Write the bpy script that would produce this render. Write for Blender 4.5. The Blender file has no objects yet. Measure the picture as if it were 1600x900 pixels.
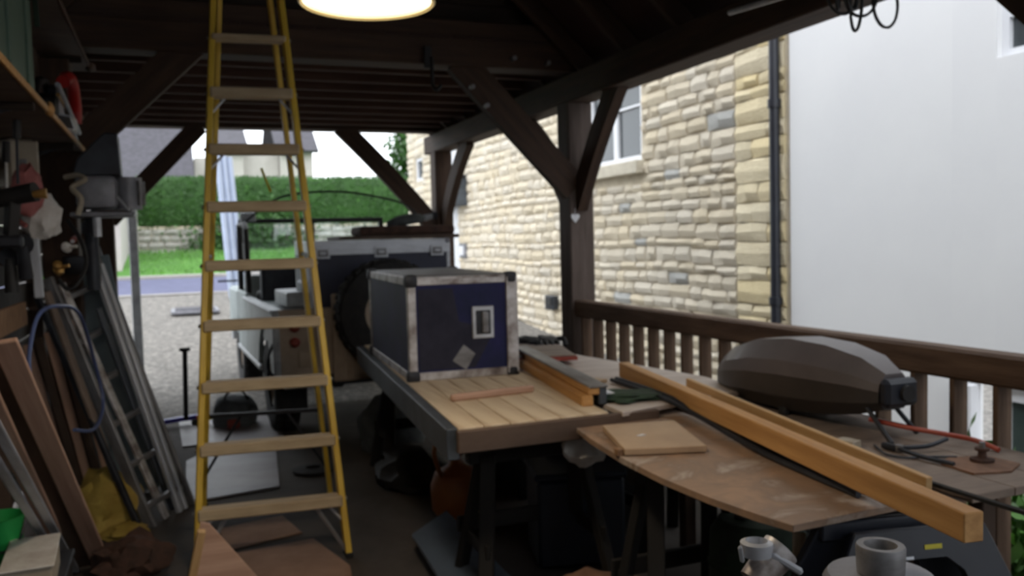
import bpy, bmesh, math, random
from mathutils import Vector, Matrix, Euler
random.seed(7)
SC = bpy.context.scene
COL = SC.collection
PI = math.pi
# ------------------------------------------------------------------ camera
cam_d = bpy.data.cameras.new('camera'); cam = bpy.data.objects.new('camera', cam_d); COL.objects.link(cam)
cam_d.sensor_width = 36; cam_d.lens = 30.375; cam_d.clip_end = 300; cam_d.clip_start = 0.05
cam.matrix_world = Matrix(((0.93060437, 0.04458899, -0.36330059, 0), (-0.36510557, 0.04271046, -0.92998588, 0),
                           (-0.02595039, 0.998092, 0.05602623, 1.5), (0, 0, 0, 1)))
cam_d.dof.use_dof = True; cam_d.dof.focus_distance = 0.9; cam_d.dof.aperture_fstop = 8.0
SC.camera = cam
# ------------------------------------------------------------------ sky: bright overcast
SC.view_settings.view_transform = 'Standard'; SC.view_settings.look = 'None'
SC.view_settings.exposure = 0.0; SC.view_settings.gamma = 1.0
try: SC.view_settings.use_curve_mapping = False
except Exception: pass
w = bpy.data.worlds.new('overcast_sky'); SC.world = w; w.use_nodes = True
bgn = w.node_tree.nodes['Background']; bgn.inputs[0].default_value = (0.92, 0.965, 1.02, 1); bgn.inputs[1].default_value = 2.85
sun_d = bpy.data.lights.new('veiled_sun', 'SUN'); sun_d.energy = 0.45; sun_d.angle = 1.2; sun_d.color = (1, .96, .9)
sun = bpy.data.objects.new('veiled_sun', sun_d); COL.objects.link(sun); sun.rotation_euler = Euler((math.radians(38), math.radians(12), math.radians(-35)))

# ------------------------------------------------------------------ materials
MAT = {}
def mat(name, c1, c2=None, rough=.7, scale=(8, 8, 8), bump=.15, metal=0, detail=5, lo=.35, hi=.65, c3=None, rnd=None, spec=None, dist=None, alpha=None, coat=0):
    """noise coloured surface in the object's own space; rnd: 'object' or 'island' shifts value per piece"""
    m = bpy.data.materials.new(name); m.use_nodes = True; nt = m.node_tree; N = nt.nodes; L = nt.links
    b = N['Principled BSDF']; b.inputs['Roughness'].default_value = rough; b.inputs['Metallic'].default_value = metal
    if spec is not None: b.inputs['Specular IOR Level'].default_value = spec
    if coat: b.inputs['Coat Weight'].default_value = coat
    c2 = c2 or tuple(x * .75 for x in c1)
    tc = N.new('ShaderNodeTexCoord'); mp = N.new('ShaderNodeMapping'); mp.inputs['Scale'].default_value = scale
    L.new(tc.outputs['Object'], mp.inputs[0])
    nz = N.new('ShaderNodeTexNoise'); nz.inputs['Scale'].default_value = 1; nz.inputs['Detail'].default_value = detail
    nz.inputs['Roughness'].default_value = .62
    if dist: nz.inputs['Distortion'].default_value = dist
    L.new(mp.outputs[0], nz.inputs[0])
    r = N.new('ShaderNodeValToRGB'); L.new(nz.outputs[0], r.inputs[0])
    r.color_ramp.elements[0].position = lo; r.color_ramp.elements[0].color = (*c1, 1)
    r.color_ramp.elements[1].position = hi; r.color_ramp.elements[1].color = (*c2, 1)
    if c3:
        e = r.color_ramp.elements.new(min(.98, hi + .1)); e.color = (*c3, 1)
    out = r.outputs[0]
    if rnd:
        if rnd == 'object': s = N.new('ShaderNodeObjectInfo').outputs['Random']
        else: s = N.new('ShaderNodeNewGeometry').outputs['Random Per Island']
        h = N.new('ShaderNodeHueSaturation'); L.new(out, h.inputs['Color'])
        mr = N.new('ShaderNodeMapRange'); mr.inputs[3].default_value = .92; mr.inputs[4].default_value = 1.05; L.new(s, mr.inputs[0]); L.new(mr.outputs[0], h.inputs['Value'])
        mm = N.new('ShaderNodeMath'); mm.operation = 'MULTIPLY'; mm.inputs[1].default_value = 7.31; L.new(s, mm.inputs[0])
        fr_ = N.new('ShaderNodeMath'); fr_.operation = 'FRACT'; L.new(mm.outputs[0], fr_.inputs[0])
        m2 = N.new('ShaderNodeMapRange'); m2.inputs[3].default_value = .75; m2.inputs[4].default_value = 1.1; L.new(fr_.outputs[0], m2.inputs[0]); L.new(m2.outputs[0], h.inputs['Saturation'])
        out = h.outputs[0]
    L.new(out, b.inputs['Base Color'])
    if bump:
        bp = N.new('ShaderNodeBump'); bp.inputs['Strength'].default_value = bump; bp.inputs['Distance'].default_value = .02
        L.new(nz.outputs[0], bp.inputs['Height']); L.new(bp.outputs[0], b.inputs['Normal'])
    if alpha is not None: b.inputs['Alpha'].default_value = alpha
    MAT[name] = m; return m
def glass(name, col=(.8, .85, .85), rough=.05, trans=.9):
    m = bpy.data.materials.new(name); m.use_nodes = True; b = m.node_tree.nodes['Principled BSDF']
    b.inputs['Base Color'].default_value = (*col, 1); b.inputs['Roughness'].default_value = rough; b.inputs['Transmission Weight'].default_value = trans
    MAT[name] = m; return m
def glow(name, col, s):
    m = bpy.data.materials.new(name); m.use_nodes = True; b = m.node_tree.nodes['Principled BSDF']
    b.inputs['Base Color'].default_value = (*col, 1); b.inputs['Emission Color'].default_value = (*col, 1); b.inputs['Emission Strength'].default_value = s
    MAT[name] = m; return m
W3 = (2.2, 22, 22)
mat('oak', (.075, .038, .02), (.035, .018, .010), .75, W3, .3, lo=.3, hi=.7)
mat('oak_grey', (.13, .095, .08), (.065, .045, .035), .8, W3, .35, lo=.3, hi=.7)
mat('rail_oak', (.17, .105, .065), (.075, .04, .022), .75, W3, .3, c3=(.2, .15, .12), lo=.3, hi=.65)
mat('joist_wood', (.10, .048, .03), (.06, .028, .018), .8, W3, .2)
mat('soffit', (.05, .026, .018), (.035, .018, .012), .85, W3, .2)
mat('felt', (.06, .028, .022), (.04, .02, .017), .9, (2, 2, 2), .1)
mat('pine', (.62, .40, .19), (.46, .27, .11), .6, (1.5, 26, 26), .1)
mat('pine_orange', (.60, .33, .12), (.42, .21, .065), .6, (1.5, 30, 30), .1)
mat('pine_pale', (.74, .60, .42), (.46, .32, .19), .6, (24, 1.2, 24), .12, lo=.38, hi=.72)
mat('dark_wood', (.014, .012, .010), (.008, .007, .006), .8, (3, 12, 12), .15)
mat('pale_stake', (.42, .34, .24), (.28, .2, .13), .7, (2, 20, 20), .1)
mat('pink_board', (.58, .37, .27), (.40, .24, .17), .6, (1.3, 24, 24), .12)
mat('ply_pale', (.60, .52, .46), (.46, .38, .32), .55, (3, 9, 9), .05, c3=(.36, .28, .22))
mat('ply_brown', (.36, .225, .14), (.24, .16, .11), .55, (4, 5, 5), .08, c3=(.42, .34, .28), lo=.36, hi=.54, dist=.8)
mat('ply_edge', (.30, .17, .085), (.20, .105, .05), .7, (3, 20, 20), .1)
mat('mdf', (.50, .35, .22), (.40, .27, .165), .5, (4, 4, 4), .04)
mat('dark_board', (.13, .085, .06), (.08, .05, .035), .7, (3, 8, 8), .15)
mat('table_grey', (.27, .205, .16), (.15, .11, .085), .7, (3, 10, 10), .15)
mat('card', (.38, .235, .165), (.24, .14, .09), .85, (3, 3, 3), .05)
mat('pale_sheet', (.33, .31, .32), (.22, .19, .19), .5, (2, 3, 3), .04)
mat('concrete', (.10, .082, .07), (.05, .042, .036), .85, (1.6, 1.6, 1.6), .2, detail=9, c3=(.15, .13, .115), dist=.4)
mat('yellow_rail', (.80, .53, .06), (.62, .39, .04), .45, (3, 9, 9), .05, c3=(.30, .22, .07), lo=.4, hi=.66)
mat('tread', (.62, .48, .30), (.44, .33, .20), .7, (3, 14, 14), .15, c3=(.70, .62, .50))
mat('alu', (.60, .62, .66), (.42, .43, .46), .4, (3, 12, 12), .08, .3)
mat('alu_dull', (.30, .30, .31), (.15, .14, .14), .5, (3, 12, 12), .1, .4)
mat('case_blue', (.022, .022, .10), (.014, .018, .06), .6, (5, 5, 5), .04, spec=.25)
mat('case_blue_dark', (.014, .018, .05), (.010, .012, .035), .5, (5, 5, 5), .04)
mat('scuff', (.034, .034, .055), (.02, .02, .036), .7, (7, 7, 7), .05, spec=.25)
mat('alu_worn', (.62, .60, .60), (.30, .26, .24), .45, (9, 9, 9), .1, .35, c3=(.14, .11, .10), lo=.4, hi=.6)
mat('steel_dark', (.05, .055, .065), (.03, .03, .036), .5, (6, 6, 6), .1, .5)
mat('steel_blue', (.09, .105, .125), (.05, .058, .07), .5, (5, 5, 5), .1, .3)
mat('cast_grey', (.27, .27, .30), (.17, .17, .19), .45, (8, 8, 8), .1, .3)
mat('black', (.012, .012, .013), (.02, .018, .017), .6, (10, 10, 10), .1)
mat('rubber', (.012, .012, .013), (.024, .023, .022), .85, (14, 14, 14), .15)
mat('red', (.55, .02, .015), (.38, .014, .01), .45, (5, 5, 5), 0)
mat('red_hose', (.42, .05, .02), (.32, .04, .02), .45, (5, 5, 5), 0)
mat('red_dull', (.30, .05, .03), (.2, .03, .02), .5, (5, 5, 5), 0)
mat('crate_green', (.115, .17, .12), (.075, .12, .085), .6, (4, 4, 4), .05)
mat('dark_green', (.02, .04, .022), (.012, .022, .013), .8, (12, 12, 12), .2)
mat('bucket_green', (.03, .42, .10), (.02, .30, .07), .45, (4, 4, 4), 0)
mat('cloth_green', (.03, .06, .028), (.015, .03, .015), .9, (20, 20, 20), .2)
mat('bag_yellow', (.55, .40, .09), (.38, .25, .05), .7, (8, 8, 8), .3)
mat('bag_white', (.74, .72, .68), (.55, .50, .45), .5, (9, 9, 9), .3)
mat('bag_pink', (.42, .14, .13), (.30, .10, .09), .6, (9, 9, 9), .3)
mat('cream', (.48, .42, .33), (.36, .30, .22), .6, (5, 5, 5), .03)
mat('jug_orange', (.42, .15, .04), (.30, .10, .03), .4, (4, 4, 4), 0)
mat('blue_sheet', (.10, .135, .18), (.07, .09, .125), .6, (3, 3, 3), .05)
mat('blue_box', (.012, .02, .035), (.009, .014, .024), .5, (3, 3, 3), .05)
mat('hose_blue', (.10, .14, .30), (.07, .09, .2), .4, (3, 3, 3), 0)
mat('blue_paint', (.06, .04, .5), (.04, .03, .35), .4, (3, 3, 3), 0)
mat('strap_yellow', (.70, .62, .05), (.5, .42, .03), .6, (3, 3, 3), 0)
mat('brown_rag', (.10, .05, .035), (.05, .028, .02), .9, (16, 16, 16), .5)
mat('paper_brown', (.28, .15, .09), (.15, .08, .05), .85, (8, 8, 8), .4)
mat('grey_bag', (.12, .13, .135), (.07, .08, .08), .8, (8, 8, 8), .3)
mat('bbq_cover', (.15, .13, .13), (.11, .095, .095), .42, (3, 3, 3), .05, coat=.1)
mat('bbq_dark', (.055, .048, .045), (.035, .03, .028), .45, (3, 3, 3), .05)
mat('plastic_navy', (.02, .024, .036), (.014, .017, .026), .45, (5, 5, 5), .03)
mat('lr_body', (.36, .42, .42), (.26, .30, .30), .45, (3, 3, 3), .04, c3=(.17, .17, .16))
mat('lr_tail', (.46, .36, .27), (.33, .25, .18), .6, (4, 4, 4), .05)
mat('galv', (.45, .47, .48), (.30, .31, .32), .5, (9, 9, 9), .08, .4)
mat('wheel_cream', (.45, .36, .27), (.3, .23, .17), .5, (5, 5, 5), .03)
mat('plate', (.42, .33, .24), (.34, .26, .18), .5, (5, 5, 5), 0)
mat('stone_one', (.70, .615, .47), (.60, .52, .39), .9, (11, 11, 11), .7, rnd='object', lo=.3, hi=.7)
mat('stone_many', (.70, .615, .47), (.60, .52, .39), .9, (11, 11, 11), .7, rnd='island', lo=.3, hi=.7)
mat('stone_grey', (.46, .45, .42), (.38, .38, .36), .9, (11, 11, 11), .7)
mat('mortar', (.60, .53, .41), (.50, .43, .32), .95, (9, 9, 9), .3)
mat('quoin', (.76, .65, .41), (.66, .54, .32), .9, (10, 10, 10), .6, rnd='object', lo=.3, hi=.7)
mat('sill_stone', (.60, .55, .44), (.50, .45, .36), .9, (8, 8, 8), .2)
mat('render_white', (.80, .80, .80), (.77, .77, .775), .85, (1.2, 1.2, 1.2), .03)
mat('upvc', (.80, .81, .84), (.76, .77, .80), .35, (3, 3, 3), 0)
mat('door_green', (.045, .07, .06), (.03, .05, .045), .4, (3, 3, 3), 0)
mat('pipe_black', (.020, .022, .030), (.015, .016, .022), .35, (3, 3, 3), 0)
mat('hedge', (.026, .085, .009), (.014, .05, .005), .8, (3, 3, 3), .6, c3=(.05, .16, .015), lo=.35, hi=.6)
mat('leaf', (.04, .125, .013), (.022, .075, .008), .6, (4, 4, 4), 0, rnd='island')
mat('leaf_bright', (.10, .27, .025), (.06, .18, .018), .55, (4, 4, 4), 0, rnd='island')
mat('bark', (.08, .06, .04), (.05, .035, .025), .9, (8, 8, 8), .4)
mat('grass', (.09, .25, .03), (.055, .17, .018), .9, (1.2, 1.2, 1.2), .3, c3=(.2, .42, .06))
mat('gravel', (.27, .25, .225), (.10, .092, .082), .95, (13, 13, 13), .6, c3=(.44, .42, .385), detail=6, lo=.36, hi=.60)
mat('tarmac', (.115, .12, .20), (.09, .095, .16), .9, (4, 4, 4), .05)
mat('kerb', (.34, .32, .30), (.27, .25, .23), .9, (5, 5, 5), .1)
mat('slate', (.075, .07, .085), (.05, .048, .055), .8, (6, 6, 6), .2)
mat('far_wall', (.50, .46, .44), (.44, .40, .38), .9, (3, 3, 3), .1)
mat('drywall_stone', (.46, .44, .40), (.30, .28, .25), .95, (7, 7, 7), .5)
mat('pipe_blue', (.42, .48, .62), (.36, .42, .55), .5, (3, 3, 3), 0)
mat('weatherboard', (.04, .024, .016), (.022, .014, .010), .85, (1.5, 14, 14), .3)
mat('lamp_enamel', (.75, .58, .28), (.68, .5, .22), .4, (3, 3, 3), 0)
mat('paper', (.75, .75, .78), (.68, .68, .70), .7, (3, 3, 3), 0)
mat('brass', (.70, .42, .14), (.5, .28, .08), .35, (3, 3, 3), 0, .7)
glass('pane_glass', (.35, .40, .42), .04, .0); glass('clear_glass', (.86, .92, .92), .02, .95)
MAT['pane_glass'].node_tree.nodes['Principled BSDF'].inputs['Base Color'].default_value = (.06, .07, .075, 1)
glow('lamp_glow', (1, .93, .80), 6.0)

# ------------------------------------------------------------------ helpers
WM = {}
def link(name, me, m, parent=None, M=Matrix()):
    o = bpy.data.objects.new(name, me); COL.objects.link(o)
    if parent is not None:
        o.parent = parent; o.matrix_local = WM[parent.name].inverted() @ M
    else: o.matrix_world = M
    WM[o.name] = M.copy()
    if m and not me.materials: me.materials.append(MAT[m])
    return o
def mesh(bm, smooth=False):
    bmesh.ops.recalc_face_normals(bm, faces=bm.faces)
    me = bpy.data.meshes.new('m'); bm.to_mesh(me); bm.free()
    if smooth:
        me.shade_smooth()
        try: me.set_sharp_from_angle(angle=math.radians(40))
        except Exception: pass
    return me
def tag(o, label=None, cat=None, group=None, kind=None):
    if label: o['label'] = label
    if cat: o['category'] = cat
    if group: o['group'] = group
    if kind: o['kind'] = kind
    return o
def T(name, label, cat, loc=(0, 0, 0), group=None, kind=None, rz=0):
    o = bpy.data.objects.new(name, None); COL.objects.link(o); o.empty_display_size = .1
    M = Matrix.Translation(loc) @ Matrix.Rotation(rz, 4, 'Z'); o.matrix_world = M; WM[o.name] = M
    return tag(o, label, cat, group, kind)
def tr(x, y, z): return Matrix.Translation((x, y, z))
def rot(a, ax): return Matrix.Rotation(math.radians(a), 4, ax)
def frm(p0, p1, up=(0, 0, 1), mid=True):
    """local X along p0->p1, local Z as near up as possible"""
    p0 = Vector(p0); p1 = Vector(p1); x = (p1 - p0).normalized(); up = Vector(up)
    if abs(x.dot(up)) > .98: up = Vector((0, 1, 0))
    y = up.cross(x).normalized(); z = x.cross(y)
    c = (p0 + p1) / 2 if mid else p0
    return Matrix(((x.x, y.x, z.x, c.x), (x.y, y.y, z.y, c.y), (x.z, y.z, z.z, c.z), (0, 0, 0, 1)))
def bbm(sx, sy, sz, bev=0, M=None, seg=1, bm=None):
    own = bmesh.new(); bmesh.ops.create_cube(own, size=1)
    for v in own.verts: v.co = Vector((v.co.x * sx, v.co.y * sy, v.co.z * sz))
    if bev: bmesh.ops.bevel(own, geom=own.edges[:], offset=min(bev, sx * .45, sy * .45, sz * .45), segments=seg, affect='EDGES', profile=.6)
    return merge(bm, own, M)
def merge(bm, own, M=None):
    if M is not None: own.transform(M)
    if bm is None: return own
    me = bpy.data.meshes.new('t'); own.to_mesh(me); own.free(); bm.from_mesh(me); bpy.data.meshes.remove(me); return bm
def cbm(r1, r2, h, seg=20, M=None, bm=None, cap=True):
    own = bmesh.new(); bmesh.ops.create_cone(own, cap_ends=cap, segments=seg, radius1=r1, radius2=r2, depth=h); return merge(bm, own, M)
def lathe(prof, seg=24, bm=None, M=None):
    own = bmesh.new(); rings = []
    for r, z in prof:
        rings.append([own.verts.new((r * math.cos(2 * PI * i / seg), r * math.sin(2 * PI * i / seg), z)) for i in range(seg)])
    for a, b in zip(rings, rings[1:]):
        for i in range(seg): own.faces.new((a[i], a[(i + 1) % seg], b[(i + 1) % seg], b[i]))
    return merge(bm, own, M)
def tube(pts, r, seg=8, bm=None, smooth=True, closed=False):
    P = [Vector(p) for p in pts]
    if smooth and len(P) > 2:
        Q = []; n = len(P)
        for i in range(n if closed else n - 1):
            if closed: a, b, c, d = P[(i - 1) % n], P[i], P[(i + 1) % n], P[(i + 2) % n]
            else: a, b, c, d = P[max(i - 1, 0)], P[i], P[i + 1], P[min(i + 2, n - 1)]
            for k in range(6):
                t = k / 6; Q.append(.5 * ((2 * b) + (c - a) * t + (2 * a - 5 * b + 4 * c - d) * t * t + (3 * b - a - 3 * c + d) * t ** 3))
        if not closed: Q.append(P[-1])
        P = Q
    own = bmesh.new(); rings = []; n = len(P); prev = Vector((0, 0, 1))
    for i, p in enumerate(P):
        if closed: d = (P[(i + 1) % n] - P[(i - 1) % n]).normalized()
        else: d = (P[min(i + 1, n - 1)] - P[max(i - 1, 0)]).normalized()
        u = prev - d * prev.dot(d)
        if u.length < 1e-3: u = Vector((1, 0, 0)) - d * d.x
        u.normalize(); v = d.cross(u); prev = u
        rings.append([own.verts.new(p + r * (math.cos(2 * PI * k / seg) * u + math.sin(2 * PI * k / seg) * v)) for k in range(seg)])
    for i in range(n if closed else n - 1):
        a, b = rings[i], rings[(i + 1) % n]
        for k in range(seg): own.faces.new((a[k], a[(k + 1) % seg], b[(k + 1) % seg], b[k]))
    if not closed:
        own.faces.new(rings[0][::-1]); own.faces.new(rings[-1])
    return merge(bm, own)
def prism(poly, h, bm=None, M=None, bev=0):
    """poly (x,y) extruded from z=0 to z=h"""
    own = bmesh.new(); a = [own.verts.new((x, y, 0)) for x, y in poly]; b = [own.verts.new((x, y, h)) for x, y in poly]; n = len(poly)
    own.faces.new(a[::-1]); own.faces.new(b)
    for i in range(n): own.faces.new((a[i], a[(i + 1) % n], b[(i + 1) % n], b[i]))
    if bev: bmesh.ops.bevel(own, geom=own.edges[:], offset=bev, segments=1, affect='EDGES')
    return merge(bm, own, M)
def blob(sx, sy, sz, seed=0, amp=.15, freq=3, sub=3, flat=True, bm=None, M=None):
    from mathutils import noise
    own = bmesh.new(); bmesh.ops.create_icosphere(own, subdivisions=sub, radius=1)
    for v in own.verts:
        n = noise.noise(v.co * freq + Vector((seed * 7.1, 0, 0))) + .5 * noise.noise(v.co * freq * 2.3 + Vector((0, seed * 3.3, 0)))
        v.co *= 1 + amp * n * 2
        v.co = Vector((v.co.x * sx, v.co.y * sy, v.co.z * sz))
        if flat and v.co.z < -sz * .6: v.co.z = -sz * .6
    return merge(bm, own, M)
def box(name, m, parent, c, s, bev=.004, R=None, **k):
    M = tr(*c) @ (R if R is not None else Matrix())
    return link(name, mesh(bbm(*s, bev, **k)), m, parent, M)
def bar(name, m, parent, p0, p1, w, h, up=(0, 0, 1), bev=.004):
    L_ = (Vector(p1) - Vector(p0)).length
    return link(name, mesh(bbm(L_, w, h, bev)), m, parent, frm(p0, p1, up))
def rod(name, m, parent, pts, r, seg=8, smooth=True, closed=False):
    return link(name, mesh(tube(pts, r, seg, smooth=smooth, closed=closed), True), m, parent)
def solo(o, label, cat, group=None, kind=None): return tag(o, label, cat, group, kind)

# ================================================================== SETTING
# terrain: concrete inside, gravel drive rising to a lane, verge behind it
tag(box('floor', 'concrete', None, (1.3, 2.6, -.06), (4.6, 11.2, .12), 0), kind='structure')
def strip(name, m, ys, x0=-14, x1=16, dz=0, nx=30, noisy=0, th=.1):
    bm = bmesh.new(); rows = []
    for y, z in ys:
        rows.append([bm.verts.new((x0 + (x1 - x0) * i / nx, y, z + dz + random.uniform(-noisy, noisy))) for i in range(nx + 1)])
    for a, b in zip(rows, rows[1:]):
        for i in range(nx): bm.faces.new((a[i], a[i + 1], b[i + 1], b[i]))
    return tag(link(name, mesh(bm), m), kind='structure')
strip('ground', 'gravel', [(-6, -.03), (8.2, -.02), (10, .07), (13, .27), (16, .46), (18.3, .60)], noisy=.008)
strip('road', 'tarmac', [(18.3, .585), (21.6, .80)], -30, 30)
strip('kerb', 'kerb', [(21.6, .80), (21.6, .86), (21.85, .88)], -30, 30)
strip('verge', 'grass', [(21.85, .87), (23.5, 1.10), (26.2, 1.37), (60, 2.2)], -40, 40, noisy=.02)
strip('kerb', 'kerb', [(18.05, .60), (18.3, .615)], -30, 30)

# left wall: studs and weatherboards
wl = T('wall_left', None, None, (-.95, 2, 0), kind='structure')
z = .04
while z < 2.6:
    box('weatherboard', 'weatherboard', wl, (-.93, 3.1, z + .09), (.025, 12.2, .172), .003, rot(3, 'Y')); z += .18
for y in (-1.5, -.5, .5, 1.5, 2.5, 3.4, 4.4, 6.6, 7.6, 8.6): box('stud', 'oak', wl, (-.88, y, 1.3), (.09, .07, 2.6), .003)

# oak frame
fo = T('timber_frame', 'dark oak post and beam frame with curved braces carrying the carport roof', 'frame', (2.72, 5.67, 0))
def fb(name, p0, p1, w_, h_, m='oak', up=(0, 0, 1), bev=.008): return bar(name, m, fo, p0, p1, w_, h_, up, bev)
fb('post', (2.725, 5.66, 0), (2.725, 5.66, 2.46), .19, .19, 'oak_grey', (1, 0, 0))
fb('post', (2.725, 8.98, 0), (2.725, 8.98, 2.46), .19, .19, 'oak', (1, 0, 0))
fb('post', (2.725, 1.12, 0), (2.725, 1.12, 2.46), .19, .19, 'oak', (1, 0, 0))
fb('post', (-.60, 5.66, 0), (-.60, 5.66, 2.60), .19, .19, 'oak', (1, 0, 0))
fb('post', (-.60, 8.98, 0), (-.60, 8.98, 2.60), .19, .19, 'oak', (1, 0, 0))
fb('wall_plate', (2.725, -2.8, 2.55), (2.725, 9.3, 2.55), .19, .19, 'oak')
fb('wall_plate', (-.75, -2.8, 2.55), (-.75, 9.3, 2.55), .19, .19, 'oak')
for y, h_ in ((5.62, .30), (9.0, .26), (1.12, .28)): fb('tie_beam', (-.9, y, 2.66 + h_ / 2), (2.9, y, 2.66 + h_ / 2), .2, h_)
def brace(p0, p1, w_=.075, d=.17, bow=.05, side=(0, 0, -1), m='oak'):
    """gently curved brace: chain swept between p0 and p1, bowed towards side"""
    p0, p1, side = Vector(p0), Vector(p1), Vector(side); x = (p1 - p0).normalized(); s = (side - x * side.dot(x)).normalized(); nrm = x.cross(s)
    bm = bmesh.new(); R = []
    n = 8
    for i in range(n + 1):
        t = i / n; c = p0.lerp(p1, t) - s * bow * 4 * t * (1 - t)
        R.append([bm.verts.new(c + s * a * d / 2 + nrm * b * w_ / 2) for a, b in ((-1, -1), (1, -1), (1, 1), (-1, 1))])
    for a, b in zip(R, R[1:]):
        for i in range(4): bm.faces.new((a[i], a[(i + 1) % 4], b[(i + 1) % 4], b[i]))
    bm.faces.new(R[0]); bm.faces.new(R[-1])
    M = frm(p0, p1); bm.transform(M.inverted())
    return link('brace', mesh(bm), m, fo, M)
brace((2.68, 5.6, 1.85), (1.84, 5.6, 2.71), d=.20, side=(-1, 0, -1), bow=.0)
brace((-.58, 5.6, 2.0), (.16, 5.6, 2.72), d=.175, side=(1, 0, -1), bow=.0)
brace((2.66, 8.96, 1.62), (1.66, 8.96, 2.70), d=.18, side=(-1, 0, -1), bow=.02)
brace((-.55, 8.96, 1.78), (.29, 8.96, 2.68), d=.17, side=(1, 0, -1), bow=.0)
brace((2.72, 5.60, 1.74), (2.72, 4.93, 2.55), d=.155, side=(0, -1, -1), bow=.03)
brace((2.72, 5.72, 1.72), (2.72, 6.66, 2.48), d=.17, side=(0, 1, -1), bow=.07)
brace((2.72, 8.92, 1.62), (2.72, 8.02, 2.48), d=.17, side=(0, -1, -1), bow=.07)
brace((2.70, 1.25, 1.43), (2.70, 2.29, 2.50), d=.17, side=(0, 1, -1), bow=.0)
for p in ((1.9, 5.50, 2.52), (2.0, 5.5, 2.40), (2.2, 5.49, 2.72), (2.45, 5.49, 2.70)):
    link('bolt', mesh(cbm(.016, .016, .05, 8)), 'alu_dull', fo, tr(*p) @ rot(90, 'X'))
# balustrade
ra = T('balustrade', 'weathered oak handrail with square balusters between the posts beside the benches', 'railing', (2.72, 3.4, 0))
bar('top_rail', 'rail_oak', ra, (2.70, 1.2, 1.0), (2.70, 5.58, 1.0), .10, .115, bev=.012)
bar('bottom_rail', 'rail_oak', ra, (2.72, 1.2, .18), (2.72, 5.58, .18), .07, .09)
me_b = mesh(bbm(.80, .075, .022, .004))
y = 2.37 - .183 * 6
while y < 5.5:
    if y > 1.24: link('baluster', me_b, 'rail_oak', ra, frm((2.70, y, .2), (2.70, y, .97), (0, 1, 0)))
    y += .183
# loft floor over the far bay
cl = T('ceiling', None, None, (1, 7.3, 2.8), kind='structure')
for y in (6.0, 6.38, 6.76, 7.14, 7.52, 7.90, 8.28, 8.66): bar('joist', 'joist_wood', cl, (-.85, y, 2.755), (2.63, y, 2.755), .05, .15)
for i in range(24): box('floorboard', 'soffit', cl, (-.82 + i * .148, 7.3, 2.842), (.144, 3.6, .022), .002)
# loft front boarding above the near tie beam
for i in range(7): bar('boarding', 'weatherboard', cl, (-.9 + .12 * i, 5.66, 3.03 + i * .15), (2.9 - .12 * i, 5.66, 3.03 + i * .15), .025, .145)
# roof: rafters, felt
rf = T('roof', 'dark rafters and felt of the open pitched carport roof', 'roof', (1.0, 3.2, 2.6), kind='structure')
for s, xe in ((1, 2.84), (-1, -.88)):
    xm = .98
    for k in range(20):
        y = -2.6 + k * .62
        if y > 9.3: break
        bar('rafter', 'oak', rf, (xe - s * .02, y, 2.60), (xm, y, 2.60 + abs(xe - xm) * .92), .05, .12)
    L_ = math.hypot(xe - xm, abs(xe - xm) * .92)
    a = math.atan(.92)
    link('felt', mesh(bbm(L_ + .1, 12.4, .03)), 'felt', rf, frm((xe + s * .05, 3.3, 2.655), (xm, 3.3, 2.655 + (abs(xe - xm) + .05) * .92)))
bar('ridge_board', 'oak', rf, (.98, -2.8, 4.40), (.98, 9.4, 4.40), .04, .2)
wb = T('wall_back', None, None, (1, -2.9, 0), kind='structure')
for i in range(15): bar('weatherboard', 'weatherboard', wb, (-.95, -2.85, .1 + i * .18), (2.9, -2.85, .1 + i * .18), .025, .175)

# ================================================================== HOUSES
sh = T('stone_house', 'rubble stone house with yellow dressed corner beyond the balustrade', 'house', (5.4, 12.5, 0))
XW = 5.0
def wallbox(y0, y1, z0, z1, m='mortar', name='wall', par=sh, x=XW, t=.3):
    return box(name, m, par, (x + t / 2, (y0 + y1) / 2, (z0 + z1) / 2), (t, y1 - y0, z1 - z0), 0)
WY0, WY1, WZ0, WZ1 = 8.64, 9.98, 2.36, 3.32      # window opening
DY0, DY1 = 15.45, 16.4                             # white door further along
wallbox(6.14, WY0, -.2, 5.4); wallbox(WY1, DY0, -.2, 5.4); wallbox(WY0, WY1, -.2, WZ0); wallbox(WY0, WY1, WZ1, 5.4)
wallbox(DY1, 17.8, -.2, 5.4); wallbox(17.8, 18.4, -.2, 2.8); wallbox(17.8, 18.4, 3.3, 5.4); wallbox(18.4, 19.0, -.2, 5.4); wallbox(DY0, DY1, 3.25, 5.4)
# stones
pool = []
for k in range(10):
    bm = bmesh.new(); bmesh.ops.create_cube(bm, size=1)
    bmesh.ops.subdivide_edges(bm, edges=bm.edges[:], cuts=1, use_grid_fill=True)
    for v in bm.verts:
        c = v.co
        if c.x < -.1:
            e = (abs(c.y) > .4) + (abs(c.z) > .4)
            c.x += .22 * e + random.uniform(-.12, .12)
            c.y *= 1 - random.uniform(0, .06); c.z *= 1 - random.uniform(0, .10)
        c.y += random.uniform(-.03, .03); c.z += random.uniform(-.05, .05)
    pool.append(bm)
pool_me = []
for bm in pool:
    c = bm.copy(); me = mesh(c, True); me.materials.append(MAT['stone_one']); pool_me.append(me)
from mathutils import noise as _nz
pool_grey = []
for me in pool_me[:3]:
    c = me.copy(); c.materials[0] = MAT['stone_grey']; pool_grey.append(c)
pool_q = []
for me in pool_me:
    c = me.copy(); c.materials[0] = MAT['quoin']; pool_q.append(c)
spots = []
def clear(y0, y1, z0, z1, Y0, Y1, Z0, Z1): return y1 < Y0 or y0 > Y1 or z1 < Z0 or z0 > Z1
z = -.05
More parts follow.
